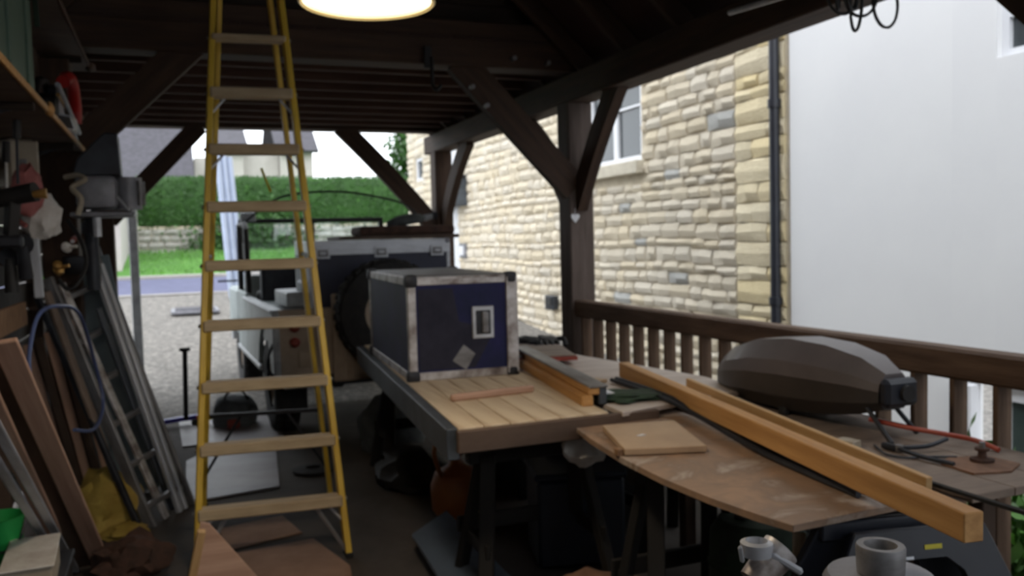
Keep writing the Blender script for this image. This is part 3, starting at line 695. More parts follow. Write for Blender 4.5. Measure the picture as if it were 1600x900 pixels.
# right table
rt = T('side_table', 'long dusty brown table along the balustrade carrying the barrel-shaped grill', 'table', (2.35, 2.5, 0))
for i, (a, b) in enumerate(((2.06, 2.225), (2.228, 2.40), (2.403, 2.60))):
    poly_board('top_board', 'table_grey', rt, [(a + .0, 1.76), (b, 1.76), (b, 3.7), (max(a, 2.16 if i == 0 else a), 3.7)], .75, .025)
for x, y in ((2.12, 1.95), (2.44, 2.05), (2.24, 3.5), (2.5, 3.5)): bar('leg', 'dark_board', rt, (x, y, 0), (x, y, .725), .06, .06)
bar('apron', 'dark_board', rt, (2.12, 1.95, .68), (2.44, 2.05, .68), .025, .09)

# case by case: things on the benches
solo(bar('wooden_dowel', 'pink_board', None, (1.10, 3.585, DZ + .016), (1.51, 3.63, DZ + .016), .032, .032, bev=.008), 'short square wooden stick lying across the striped planks', 'stick')
# grey topped straight edge: two laminated rails
se = T('guide_rail', 'pine rail with a grey metal capping lying beside the front flight case', 'rail', (1.7, 3.8, DZ))
bar('lower_rail', 'pine_orange', se, (1.80, 4.62, DZ + .022), (1.575, 3.20, DZ + .022), .05, .044); bar('upper_rail', 'pine_orange', se, (1.83, 4.62, DZ + .060), (1.605, 3.20, DZ + .060), .05, .030)
bar('metal_cap', 'alu_dull', se, (1.845, 4.62, DZ + .080), (1.622, 3.19, DZ + .080), .085, .010)
bar('metal_flange', 'steel_blue', se, (1.865, 4.60, DZ + .04), (1.645, 3.20, DZ + .04), .035, .078)
# books/boards pile
bd = T('small_board', 'grey-topped reddish board on the pale sheet behind the guide rail', 'board', (1.98, 4.60, DZ))
box('board', 'red_dull', bd, (1.96, 4.62, DZ + .038), (.34, .62, .022), .003, rot(-14, 'Z')); MAT['card']
box('grey_face', 'table_grey', bd, (1.96, 4.63, DZ + .052), (.335, .61, .006), .002, rot(-14, 'Z')); box('packing_block', 'dark_board', bd, (1.96, 4.70, DZ + .014), (.22, .3, .026), .002)
bt = T('work_gloves', 'pair of crumpled black gloves on the pale sheet by the oak post', 'gloves', (2.09, 5.0, DZ))
for i, (dx, dy, a) in enumerate(((0, 0, 20), (.12, -.03, -15))):
    B = tr(2.04 + dx, 5.0 + dy, DZ + .045) @ rot(a, 'Z')
    gv = link('glove', mesh(blob(.075, .12, .05, i + 2, .14, 2.2), True), 'black', bt, B)
    for k in range(4): rod('finger', 'black', gv, [B @ Vector((-.045 + .03 * k, -.08, .01)), B @ Vector((-.055 + .035 * k, -.15, .02)), B @ Vector((-.055 + .035 * k, -.19, -.02))], .015, 6)
    rod('thumb', 'black', gv, [B @ Vector((.06, -.02, .02)), B @ Vector((.10, -.07, .03)), B @ Vector((.11, -.11, -.01))], .016, 6)
solo(box('offcut', 'mdf', None, (1.845, 3.70, DZ + .009), (.14, .07, .016), .002, rot(18, 'Z')), 'small brown offcut at the far end of the black steel bars', 'offcut')
gc = link('green_cloth', mesh(blob(.17, .12, .018, 5, .25, 2.5), True), 'cloth_green', None, tr(1.80, 3.28, DZ + .012) @ rot(-8, 'Z')); solo(gc, 'dark green rag under the black bars at the front edge of the pale sheet', 'cloth')
solo(link('crumpled_paper', mesh(blob(.05, .035, .022, 8, .3, 3), True), 'paper', None, tr(1.70, 3.30, DZ + .015)), 'crumpled white paper scrap at the end of the guide rail', 'paper')
mp_ = T('fibreboard_piece', 'square light brown fibreboard offcut on the bowed plywood sheet', 'board', (1.58, 2.7, CZ))
MM = poly_board('board', 'mdf', mp_, [(1.395, 2.56), (1.665, 2.475), (1.79, 2.88), (1.50, 2.93)], CZ + .026, .022)
link('notch_block', mesh(bbm(.022, .03, .024, .002)), 'ply_edge', mp_, tr(1.385, 2.585, CZ + .012)); solo(box('paper_scrap', 'paper', None, (1.545, 2.71, CZ + .0275), (.035, .02, .001), 0, rot(20, 'Z')), 'tiny white paper scrap on the fibreboard offcut', 'paper')
# long timber
solo(bar('long_timber', 'pine_orange', None, (2.075, 3.80, .838), (1.655, 1.41, .824), .052, .070, bev=.003), 'long thick orange pine timber running over the sheets towards the camera', 'timber')
solo(bar('thin_batten', 'pine', None, (2.19, 3.40, DZ + .020), (1.985, 1.84, .771), .022, .038, bev=.002), 'thin pine batten lying behind the long thick timber', 'batten')
for i, (dx, dz) in enumerate(((0, 0), (.026, .004))):
    solo(rod('steel_bar', 'steel_dark', None, [(1.93 + dx, 3.66, DZ + .016 + dz), (1.90 + dx, 3.10, DZ + .012 + dz), (1.80 + dx, 2.35, CZ + .014 + dz), (1.745 + dx, 1.86, CZ + .010 + dz)], .010, 8), ('black steel bar nearest the camera beside the long timber', 'black steel bar against the long thick timber')[i], 'bar', 'steel bars beside the long timber')
solo(rod('black_rod', 'black', None, [(2.02, 2.02, .762), (2.03, 1.62, .757), (2.035, 1.44, .755)], .008, 6), 'thin black rod sticking out past the near edge of the side table', 'rod')
# barrel grill
bq = T('barrel_grill', 'grey-brown barrel-shaped lidded grill on thin legs by the balustrade', 'barbecue', (2.40, 2.95, .75))
secs = [(3.43, .03, .80, .86), (3.37, .08, .785, .93), (3.26, .12, .775, .99), (3.07, .148, .77, 1.045), (2.86, .155, .775, 1.066), (2.66, .145, .79, 1.06), (2.49, .115, .82, 1.03), (2.39, .075, .85, .98)]
def octo(y, hw, zb, zt, part):
    h = zt - zb; P = [(-hw * .62, zb), (-hw, zb + h * .22), (-hw, zb + h * .52), (-hw * .92, zb + h * .72), (-hw * .5, zt), (hw * .5, zt), (hw * .92, zb + h * .72), (hw, zb + h * .52), (hw, zb + h * .22), (hw * .62, zb)]
    return P
def loft(idx, name, m, sc=1.0, caps=True):
    bm = bmesh.new(); R = []
    for (y, hw, zb, zt) in secs:
        P = octo(y, hw, zb, zt, 0); R.append([bm.verts.new((2.41 + P[i][0] * sc, y, P[i][1])) for i in idx])
    for a, b in zip(R, R[1:]):
        n = len(idx)
        for i in range(n - 1 if len(idx) < 10 else n): bm.faces.new((a[i], a[(i + 1) % n], b[(i + 1) % n], b[i]))
    if caps:
        bm.faces.new(R[0]); bm.faces.new(R[-1])
    me = mesh(bm); me.shade_smooth(); me.set_sharp_from_angle(angle=math.radians(24)); return link(name, me, m, bq)
loft([0, 1, 2, 7, 8, 9], 'firebox', 'bbq_dark'); loft([2, 3, 4, 5, 6, 7], 'lid', 'bbq_cover', 1.015)
cpn = link('end_cap', mesh(bbm(.15, .05, .10, .015)), 'plastic_navy', bq, tr(2.41, 2.37, .915)); link('vent_hole', mesh(cbm(.03, .03, .02, 16)), 'black', cpn, tr(2.42, 2.34, .915) @ rot(90, 'X'))
for x, y, dx, dy in ((2.33, 3.20, -.04, .0), (2.50, 3.20, .03, .05), (2.34, 2.46, -.03, -.16), (2.48, 2.48, .03, -.10)):
    bar('leg', 'steel_dark', bq, (x, y, .86), (x + dx, y + dy, .752), .016, .016)
bar('foot_rail', 'black', bq, (2.33, 2.88, .83), (2.31, 2.88, .752), .04, .03); 
solo(rod('gas_hose', 'red_hose', None, [(2.36, 2.46, .805), (2.42, 2.36, .79), (2.47, 2.24, .785), (2.52, 2.14, .775), (2.53, 2.06, .758)], .0085, 8), 'red rubber hose from the grill down to the side table', 'hose')
# bits on the side table
solo(box('paper_box', 'cream', None, (2.15, 2.34, .765), (.05, .07, .025), .002, rot(15, 'Z')), 'tiny cream box on the side table behind the thin batten', 'box')
wr = T('hand_pliers', 'dark rusty pliers lying open on the side table', 'pliers', (2.26, 2.17, .75))
rod('handle', 'steel_dark', wr, [(2.24, 2.20, .765), (2.23, 2.10, .763), (2.25, 1.99, .760)], .008, 6); rod('handle', 'steel_dark', wr, [(2.25, 2.21, .765), (2.33, 2.17, .77), (2.42, 2.17, .785)], .008, 6)
link('jaw', mesh(bbm(.03, .06, .02, .005)), 'steel_dark', wr, tr(2.24, 2.24, .764)); link('pivot', mesh(cbm(.013, .013, .022, 12)), 'alu_dull', wr, tr(2.245, 2.205, .766))
solo(rod('wire_loop', 'steel_dark', None, [(2.23, 2.3, .757), (2.20, 2.25, .757), (2.17, 2.18, .757), (2.20, 2.12, .757), (2.27, 2.10, .757), (2.34, 2.06, .757)], .004, 6), 'twisted dark wire around the rusty pliers', 'wire')
cdm = T('cardboard_scrap', 'torn brown cardboard scrap at the near end of the side table', 'cardboard', (2.34, 1.97, .75))
link('sheet', mesh(prism([(-.1, -.08), (.02, -.11), (.12, -.06), (.11, .06), (-.02, .09), (-.09, .05)], .006)), 'paper_brown', cdm, tr(2.33, 1.98, .7505))
ds = T('valve_wheel', 'small rusty round tap standing on the cardboard scrap', 'tap', (2.37, 2.0, .757))
link('base', mesh(lathe([(0, 0), (.035, 0), (.036, .008), (.014, .012), (.012, .03), (.022, .034), (.022, .042), (0, .043)], 16), True), 'brown_rag', ds, tr(2.37, 1.99, .7575)); link('knob', mesh(cbm(.009, .009, .02, 10)), 'alu_dull', ds, tr(2.37, 1.99, .808))

# ================================================================== UNDER AND IN FRONT OF THE BENCHES
# folding plastic sawhorse
sw = T('plastic_sawhorse', 'navy plastic folding sawhorse with arched legs under the near end of the timber', 'sawhorse', (1.80, 1.78, 0))
def sawpanel(y, tilt, x0=1.58, x1=2.02, top=.715):
    hw = (x1 - x0) / 2; P = [(-hw - .10, 0), (-hw + .0, 0), (-hw + .06, .40), (-hw + .08, .52)] + [(-.12, .60), (-.08, .64), (.06, .64), (.11, .60)] + [(hw - .08, .52), (hw - .06, .40), (hw, 0), (hw + .10, 0), (hw + .04, top - .18), (hw - .04, top), (-hw + .02, top), (-hw - .03, top - .1)]
    M = tr((x0 + x1) / 2, y, 0) @ Matrix.Rotation(math.radians(-12), 4, 'Z') @ Matrix.Rotation(math.radians(tilt), 4, 'X') @ rot(90, 'X')
    bm = prism(P, .03, bev=.004); return link('leg_panel', mesh(bm), 'plastic_navy', sw, M), M
p1, Mp = sawpanel(1.62, -9); p2, _ = sawpanel(1.92, 9)
link('mark', mesh(bbm(.05, .012, .002, .0)), 'strap_yellow', p1, Mp @ tr(.02, .665, .031)); link('mark', mesh(bbm(.022, .008, .002, .0)), 'alu', p1, Mp @ tr(-.05, .64, .031))
bar('top_beam', 'plastic_navy', sw, (1.58, 1.84, .700), (2.02, 1.745, .700), .07, .05); bar('grip_strip', 'black', sw, (1.60, 1.835, .726), (2.0, 1.75, .726), .04, .006)
# dark green drum and pale stake
dg = T('oil_drum', 'dark green drum half hidden under the bowed plywood sheet', 'drum', (1.86, 2.46, 0))
link('body', mesh(lathe([(0, 0), (.17, 0), (.175, .01), (.17, .02), (.17, .17), (.176, .18), (.17, .19), (.17, .34), (.176, .35), (.17, .36), (.165, .46), (.13, .51), (.05, .52), (0, .52)], 32), True), 'dark_green', dg, tr(1.86, 2.46, 0)); link('cap', mesh(cbm(.03, .03, .03, 14)), 'black', dg, tr(1.80, 2.46, .535))
solo(bar('pale_stake', 'pale_stake', None, (1.47, 1.80, .05), (1.60, 1.93, .66), .035, .02), 'dusty pale stake leaning between the green drum and the navy sawhorse', 'stake')
# machine and lidded bucket at bottom right
bkt = T('lidded_bucket', 'grey lidded tub with a thick metal ring on top at the bottom right', 'tub', (1.285, 1.31, 0))
link('body', mesh(lathe([(0, -.27), (.085, -.27), (.105, .5), (.11, .51), (.11, .53), (.10, .545), (0, .55)], 32), True), 'cast_grey', bkt, tr(1.285, 1.31, .27))
link('ring', mesh(lathe([(.030, 0), (.045, 0), (.047, .05), (.045, .055), (.032, .055), (.030, .05), (.030, 0)], 28), True), 'alu_dull', bkt, tr(1.285, 1.31, .82))
ck = T('metal_clamp', 'shiny metal hose coupling with lever on a dark stand at the bottom edge', 'coupling', (1.07, 1.40, 0))
link('body', mesh(cbm(.030, .038, .09, 16), True), 'alu_worn', ck, tr(1.08, 1.40, .835) @ rot(50, 'Y')); link('collar', mesh(lathe([(.018, 0), (.030, 0), (.032, .026), (.022, .03), (.018, 0)], 18), True), 'alu', ck, tr(1.055, 1.40, .86))
bar('lever', 'alu', ck, (1.075, 1.38, .865), (1.125, 1.35, .83), .014, .014); bar('pin', 'alu', ck, (1.022, 1.40, .85), (1.015, 1.40, .885), .010, .010)
link('stand', mesh(lathe([(0, 0), (.10, 0), (.09, .02), (.03, .04), (.03, .78), (.045, .79), (0, .80)], 20), True), 'steel_dark', ck, tr(1.08, 1.40, 0))
solo(link('white_bag', mesh(blob(.095, .06, .075, 4, .16, 2.2, 3, False), True), 'bag_white', None, tr(1.53, 3.14, .645)), 'crumpled white plastic bag hanging below the front bench edge', 'bag')
bx = T('storage_box', 'dark blue storage box under the bench behind the trestle', 'box', (1.70, 3.62, 0))
box('body', 'blue_box', bx, (1.70, 3.62, .22), (.40, .36, .40), .015, rot(-14, 'Z')); box('lid', 'blue_box', bx, (1.70, 3.62, .437), (.43, .39, .03), .01, rot(-14, 'Z'))
for i, (x, y, z, a) in enumerate(((1.50, 3.02 - .36, .05, 12), (1.40, 2.62, .035, -20), (1.60, 2.66, .03, 40))):
    pass
pbg = solo(link('paper_sack', mesh(blob(.20, .12, .075, 11, .22, 2.6), True), 'paper_brown', None, tr(1.56, 3.12, .05) @ rot(-20, 'Z')), 'crumpled brown paper sack on the floor below the dark blue box', 'sack')
solo(link('orange_jug', mesh(lathe([(0, 0), (.12, 0), (.14, .03), (.145, .16), (.12, .23), (.05, .27), (.03, .30), (.03, .335), (0, .335)], 24), True), 'jug_orange', None, tr(1.40, 4.5, 0)), 'dull orange round jug on the floor under the planked bench', 'jug')
link('handle', mesh(tube([(1.35, 4.46, .31), (1.29, 4.44, .42), (1.26, 4.44, .36), (1.30, 4.45, .22)], .012, 8), True), 'jug_orange', bpy.data.objects['orange_jug'])
solo(poly_board('blue_sheet', 'blue_sheet', None, [(1.27, 4.27), (1.01, 3.99), (.96, 3.2), (.98, 2.7), (1.25, 2.7), (1.25, 3.4)], .10, .02), 'slate blue flat sheet lying on the floor beside the aisle under the planked bench', 'sheet')
solo(box('scrap_block', 'dark_wood', None, (1.12, 3.5, .04), (.14, .9, .078), .004), 'dark timber block propping up the slate blue sheet', 'block')
gb_ = link('rubble_sack', mesh(blob(.24, .3, .26, 21, .10, 1.8), True), 'grey_bag', None, tr(1.44, 6.15, .15)); solo(gb_, 'rounded grey sack on the floor under the bench rail behind the ladder', 'sack')
gb2 = link('rubble_sack', mesh(blob(.22, .34, .14, 24, .18, 2.2), True), 'black', None, tr(1.34, 5.2, .085)); solo(gb2, 'dark lumpy sack on the floor in front of the rounded grey sack', 'sack')

for i, (x, y, w_, d_, h_, lab) in enumerate(((1.98, 4.05, .44, .62, .50, 'added black lidded block keeping light out under the pale sheet'), (1.98, 4.9, .40, .7, .56, 'tall added black block keeping light out under the far end of the pale sheet'), (2.26, 2.75, .34, .5, .46, 'added black block keeping light out under the side table behind the green drum'))):  # added boxes that block light from the right, darkening the space under the benches
    c_ = T('light_blocker', lab, 'crate', (x, y, 0), 'added light blockers under the benches'); box('body', 'black', c_, (x, y, h_ / 2), (w_, d_, h_), .012); box('lid', 'black', c_, (x, y, h_ + .016), (w_ + .03, d_ + .03, .03), .008)
# ================================================================== YELLOW STEPLADDER
ld = T('stepladder', 'tall yellow stepladder with timber treads standing open in the middle of the floor', 'ladder', (.4, 4.4, 0))
# front stiles lean back as they rise
FL0, FR0 = Vector((.035, 4.16, 0)), Vector((.722, 4.10, 0))
FLt, FRt = Vector((.254, 4.71, 2.86)), Vector((.572, 4.68, 2.86))
def at_(a, b, z): return a.lerp(b, (z - a.z) / (b.z - a.z))
for a, b in ((FL0, FLt), (FR0, FRt)):
    st = bar('front_stile', 'yellow_rail', ld, a, b, .030, .068, up=(0, 1, 0)); link('rubber_foot', mesh(bbm(.036, .074, .025, .004)), 'rubber', st, tr(a.x, a.y, .0125))
RL0, RR0 = Vector((.10, 5.20, 0)), Vector((.80, 5.06, 0))
RLt, RRt = Vector((.285, 4.80, 2.80)), Vector((.535, 4.78, 2.80))
for a, b in ((RL0, RLt), (RR0, RRt)): st = bar('rear_stile', 'yellow_rail', ld, a, b, .026, .045, up=(0, 1, 0)); link('rubber_foot', mesh(bbm(.045, .05, .04, .006)), 'rubber', st, tr(a.x, a.y, .02))
for k in range(10):
    z = .268 + .2855 * k
    if z > 2.8: break
    a, b = at_(FL0, FLt, z), at_(FR0, FRt, z)
    tp = bar('tread', 'tread', ld, a + Vector((0, -.01, 0)), b + Vector((0, -.01, 0)), .085, .052 if k < 8 else .03, bev=.006)
    for e, s in ((a, 1), (b, -1)):
        link('rivet', mesh(cbm(.009, .009, .05, 8)), 'alu_dull', tp, tr(e.x, e.y, z) @ rot(90, 'Y'))
    if k in (0, 6, 7):
        for e, s in ((a, 1), (b, -1)): bar('tread_strut', 'alu', tp, e + Vector((s * .07, 0, -.02)), at_(FL0, FLt, z - .10) + Vector((.01, 0, 0)) if s > 0 else at_(FR0, FRt, z - .10) - Vector((.01, 0, 0)), .012, .012)
for e0, e1, s in ((FL0, FLt, 1), (FR0, FRt, -1)):
    bar('foot_brace', 'alu_dull', ld, at_(e0, e1, .25) + Vector((s * .13, 0, 0)), at_(e0, e1, .03) + Vector((s * .01, 0, 0)), .014, .02)
for z in (.55, 2.02):
    a, b = at_(RL0, RLt, z), at_(RR0, RRt, z); bar('rear_rail', 'steel_dark', ld, a, b, .02, .022)
a, b = at_(RL0, RLt, .55), at_(RR0, RRt, .55)
bar('rear_diagonal', 'steel_dark', ld, a.lerp(b, .3), at_(RL0, RLt, .2), .012, .016); bar('rear_diagonal', 'steel_dark', ld, a.lerp(b, .7), at_(RR0, RRt, .2), .012, .016)
for a0, a1, b0, b1 in ((FL0, FLt, RL0, RLt), (FR0, FRt, RR0, RRt)): bar('spreader', 'alu_dull', ld, at_(a0, a1, 1.45), at_(b0, b1, 1.45), .006, .022)
bar('ladder_top', 'yellow_rail', ld, (.24, 4.75, 2.84), (.585, 4.73, 2.84), .16, .04)
rod('rope', 'strap_yellow', ld, [(.475, 4.98, 1.93), (.50, 4.99, 1.86), (.52, 4.98, 1.80)], .008, 6)

# ================================================================== PENDANT, HOOKS, COIL, TUBE
pl = T('pendant_lamp', 'round lit pendant lamp with a cream rim hanging near the top edge', 'lamp', (.54, 2.42, 2.17))
link('shade', mesh(lathe([(.185, 0), (.190, .004), (.188, .02), (.15, .09), (.07, .14), (.04, .2), (.03, .2), (.06, .13), (.14, .08), (.178, .02), (.178, .006), (.185, 0)], 40), True), 'lamp_enamel', pl, tr(.535, 2.42, 2.165))
link('diffuser', mesh(lathe([(0, -.004), (.10, -.002), (.176, .012), (.176, .018), (0, .018)], 40), True), 'lamp_glow', pl, tr(.535, 2.42, 2.168)); rod('cord', 'black', pl, [(.535, 2.42, 2.36), (.535, 2.42, 4.1)], .005, 6)
ld_ = bpy.data.lights.new('lamp_light', 'AREA'); ld_.shape = 'DISK'; ld_.size = .34; ld_.energy = 13; ld_.color = (1, .82, .6)
lo_ = bpy.data.objects.new('lamp_light', ld_); COL.objects.link(lo_); lo_.parent = pl; lo_.matrix_local = WM['pendant_lamp'].inverted() @ tr(.535, 2.42, 2.16)
wc = T('wire_coil', 'tangled coil of black wire hanging from the eaves at the top right', 'coil', (2.46, 2.6, 2.46))
for i, (x, y, r, a) in enumerate(((2.37, 2.6, .075, 0), (2.40, 2.58, .055, 25), (2.46, 2.6, .06, -20), (2.60, 2.62, .075, 10), (2.35, 2.6, .03, 40), (2.40, 2.56, .09, 60))):
    rod('loop', 'black', wc, [(x + r * math.cos(t) * math.cos(math.radians(a)), y + r * math.cos(t) * math.sin(math.radians(a)), 2.40 - .02 * i * .5 + r * 1.2 * math.sin(t)) for t in [k * PI / 5 for k in range(10)]], .006, 6, closed=True)
tb = T('tube_light', 'unlit white strip lamp fixed beneath the eaves beam', 'lamp', (2.3, 2.9, 2.47))
rod('tube', 'alu', tb, [(2.30, 3.20, 2.462), (2.30, 2.35, 2.40)], .014, 10); rod('holder', 'steel_dark', tb, [(2.31, 3.0, 2.46), (2.45, 3.0, 2.54), (2.62, 3.0, 2.57)], .008, 6); rod('holder', 'steel_dark', tb, [(2.31, 2.5, 2.42), (2.45, 2.5, 2.52), (2.62, 2.5, 2.56)], .008, 6)
hk = T('hanging_hook', 'black iron hook hanging from the tie beam between lamp and oak post', 'hook', (1.60, 5.40, 2.66))
rod('hook', 'black', hk, [(1.60, 5.40, 2.68), (1.60, 5.40, 2.56), (1.60, 5.40, 2.50), (1.62, 5.38, 2.47), (1.65, 5.38, 2.50)], .012, 8); link('plate', mesh(bbm(.05, .02, .14, .004)), 'black', hk, tr(1.60, 5.50, 2.70))
ht = T('paper_heart', 'small white paper heart pinned to the front of the oak post', 'decoration', (2.64, 5.555, 1.64))
hp = [(.0, -.035), (.03, -.002), (.034, .014), (.026, .026), (.012, .027), (0, .016), (-.012, .027), (-.026, .026), (-.034, .014), (-.03, -.002)]
link('heart', mesh(prism(hp, .004)), 'paper', ht, tr(2.665, 5.555, 1.642) @ rot(90, 'X')); rod('string', 'paper', ht, [(2.665, 5.555, 1.66), (2.665, 5.555, 1.71)], .002, 4)

# ================================================================== LEFT SIDE: SHELVES
def shelf(lab, z, y0, y1, x0, x1, m='dark_board', e='pine_orange'):
    s = T('wall_shelf', lab, 'shelf', (-.65, (y0 + y1) / 2, z)); box('board', m, s, ((x0 + x1) / 2, (y0 + y1) / 2, z), (x1 - x0, y1 - y0, .022), .002)
    box('front_edge', e, s, (x1 + .006, (y0 + y1) / 2, z), (.012, y1 - y0, .026), .002)
    for y in (y0 + .4, (y0 + y1) / 2, y1 - .4): bar('bracket', 'steel_dark', s, (x0, y, z - .14), (x1 - .06, y, z - .02), .02, .02); bar('cleat', 'weatherboard', s, (x0, y, z - .025), (x1 - .01, y, z - .025), .03, .03)
    return s
s1 = shelf('lower wall shelf with a light pine edge under the green crate', 2.07, 1.9, 5.5, -.83, -.45)
link('edge_knot', mesh(blob(.02, .06, .03, 2, .1, 2, 2, False), True), 'pine_orange', s1, tr(-.44, 3.98, 2.075))
s2 = shelf('upper wall shelf of brown board near the roof on the left', 2.62, 1.9, 6.0, -.83, -.43, 'dark_board', 'joist_wood')
link('edge_knot', mesh(blob(.03, .09, .03, 5, .1, 2, 2, False), True), 'joist_wood', s2, tr(-.42, 5.92, 2.62))
gcx = T('green_crate', 'large grey-green lidded crate on the lower wall shelf at the top left', 'crate', (-.64, 3.1, 2.085))
box('body', 'crate_green', gcx, (-.645, 3.1, 2.29), (.36, 1.40, .40), .02, seg=2)
box('lid', 'dark_green', gcx, (-.645, 3.1, 2.515), (.38, 1.44, .05), .01)
for y in (2.6, 3.2, 3.6): box('rib', 'crate_green', gcx, (-.462, y, 2.28), (.014, .03, .34), .003)
for k in range(7): bar('fringe', 'dark_green', gcx, (-.448, 2.8 + .16 * k, 2.53), (-.446, 2.83 + .16 * k, 2.36 + .03 * (k % 3)), .02, .008)
for y in (3.0, 3.55): link('runner', mesh(bbm(.06, .22, .03, .01)), 'black', gcx, tr(-.50, y, 2.095))
cs = T('circular_saw', 'black and silver circular saw with a red guard on the lower wall shelf', 'saw', (-.6, 5.0, 2.085))
link('motor', mesh(cbm(.065, .06, .24, 18), True), 'black', cs, tr(-.60, 4.62, 2.18) @ rot(90, 'Y')); link('sole_plate', mesh(bbm(.13, .55, .012, .003)), 'alu', cs, tr(-.50, 4.95, 2.12) @ rot(10, 'Y') @ rot(-8, 'X'))
link('blade', mesh(cbm(.11, .11, .004, 36)), 'alu', cs, tr(-.50, 5.0, 2.2) @ rot(90, 'Y')); link('guard', mesh(lathe([(.05, -.02), (.135, -.02), (.14, .02), (.05, .02)], 24), True), 'steel_dark', cs, tr(-.53, 5.0, 2.21) @ rot(90, 'Y'))
rod('red_guard', 'red', cs, [(-.47, 4.85, 2.34), (-.46, 5.0, 2.39), (-.455, 5.15, 2.36), (-.455, 5.24, 2.27), (-.46, 5.26, 2.19)], .032, 10)
rod('handle', 'black', cs, [(-.58, 4.7, 2.24), (-.57, 4.8, 2.33), (-.56, 4.95, 2.35), (-.56, 5.05, 2.30)], .02, 8)
rod('guide_rod', 'brass', cs, [(-.46, 4.5, 2.22), (-.45, 5.1, 2.17)], .008, 6); link('battery', mesh(bbm(.10, .14, .08, .01)), 'bag_white', cs, tr(-.48, 4.95, 2.14))
rod('guide_rod', 'alu', cs, [(-.45, 4.4, 2.25), (-.44, 5.2, 2.13)], .012, 6)
# wall clutter
su = T('switch_unit', 'cream electrical switch box on the wall under the lower shelf', 'switch box', (-.72, 4.85, 1.8))
box('body', 'cream', su, (-.70, 4.9, 1.935), (.14, .13, .24), .012, rot(-60, 'Z')); 
for dx in (-.028, .012): link('socket_plate', mesh(bbm(.032, .004, .04, .002)), 'alu_dull', su, tr(-.675 + dx, 4.83, 1.935) @ rot(0, 'Z'))
box('plate', 'cream', su, (-.66, 4.84, 1.93), (.13, .02, .23), .006)
for q in (-.025, .02): box('rocker', 'alu_dull', su, (-.66 + q, 4.828, 1.905), (.032, .006, .05), .002)
bgp = T('plastic_bag', 'pink and white plastic bag hanging on the left wall below the switch box', 'bag', (-.62, 4.7, 1.85))
link('white_bottom', mesh(blob(.085, .07, .115, 6, .14, 2.0, 3, False), True), 'bag_white', bgp, tr(-.575, 4.62, 1.665)); link('pink_top', mesh(blob(.065, .05, .12, 9, .14, 2.0, 3, False), True), 'bag_pink', bgp, tr(-.615, 4.55, 1.78)); rod('loop', 'bag_pink', bgp, [(-.68, 4.6, 1.76), (-.69, 4.55, 1.68), (-.62, 4.5, 1.62)], .012, 6)
dr1 = T('cordless_drill', 'black cordless drill hanging at the left edge beside the plastic bag', 'drill', (-.62, 4.1, 1.75))
link('body', mesh(cbm(.035, .04, .19, 14), True), 'black', dr1, tr(-.60, 4.05, 1.73) @ rot(80, 'Y') @ rot(20, 'X')); bar('grip', 'black', dr1, (-.60, 4.05, 1.71), (-.62, 4.08, 1.57), .045, .05); link('battery', mesh(bbm(.09, .07, .05, .01)), 'steel_dark', dr1, tr(-.62, 4.08, 1.545)); link('chuck', mesh(cbm(.012, .022, .06, 12)), 'brass', dr1, tr(-.50, 4.0, 1.735) @ rot(85, 'Y'))
solo(bar('metal_channel', 'alu', None, (-.585, 4.45, 1.56), (-.575, 4.45, 1.29), .038, .03), 'short vertical metal channel hanging below the plastic bag', 'channel')
for i, (x, y, z, m_, lab) in enumerate(((-.60, 4.2, 1.95, 'steel_dark', 'long-handled black screwdriver hanging in front of the switch box'), (-.66, 4.3, 1.86, 'bag_white', 'thin pale brush handle hanging at the left edge below the shelf'))):
    sd = T('hand_tool', lab, 'tool', (x, y, z)); rod('shaft', m_, sd, [(x, y, z - .16), (x + .005, y, z + .03)], .006, 6); rod('grip', 'black', sd, [(x + .005, y, z + .03), (x + .01, y, z + .12)], .016, 8)
for i, (x, y, z, m_) in enumerate(((-.66, 4.3, 1.40, 'black'), (-.60, 4.25, 1.46, 'steel_dark'), (-.67, 4.35, 1.50, 'brown_rag'), (-.52, 4.7, 1.42, 'brass'), (-.50, 4.9, 1.52, 'bag_white'), (-.47, 4.95, 1.56, 'red_dull'))):
    tlab = ('black angle grinder hanging at the left edge under the drill', 'dark steel clamp hanging left of the metal channel', 'brown leather pouch on the left wall under the drill', 'tarnished brass fitting above the leaning boards', 'cream plastic fitting inside the loop of black cable', 'file with a dull red grip beside the loop of black cable')[i]
    tn = ('angle_grinder', 'steel_clamp', 'leather_pouch', 'brass_fitting', 'plastic_fitting', 'red_file')[i]
    t = T(tn, tlab, tn.split('_')[1], (x, y, z)); M = tr(x, y, z) @ rot(20 * i, 'X')
    if i in (0, 1): link('body', mesh(cbm(.03, .022, .15, 12), True), m_, t, M); link('head', mesh(cbm(.045, .045, .02, 18), True), 'steel_dark', t, M @ tr(0, 0, .08) @ rot(90, 'X'))
    elif i == 2: link('pocket', mesh(bbm(.10, .05, .12, .015, seg=2), True), m_, t, M); link('flap', mesh(bbm(.105, .06, .03, .01)), 'dark_board', t, M @ tr(0, 0, .06))
    elif i == 5: link('grip', mesh(cbm(.012, .016, .11, 10), True), m_, t, M); link('ferrule', mesh(cbm(.010, .010, .02, 10)), 'alu', t, M @ tr(0, 0, .065))
    else: link('body', mesh(lathe([(0, -.04), (.022, -.04), (.026, -.01), (.014, 0), (.014, .03), (.02, .035), (0, .04)], 14), True), m_, t, M); link('spout', mesh(cbm(.009, .009, .05, 10)), m_, t, M @ tr(.025, 0, .01) @ rot(70, 'Y'))
solo(rod('black_cable', 'black', None, [(-.50, 5.0, 1.66), (-.44, 4.95, 1.56), (-.415, 4.9, 1.44), (-.45, 4.85, 1.34), (-.50, 4.85, 1.31), (-.54, 4.85, 1.36)], .011, 8), 'black cable looping down below the pillar drill', 'cable')
bn = T('workbench', 'dark workbench with a brown front board along the left wall', 'workbench', (-.72, 3.8, 0))
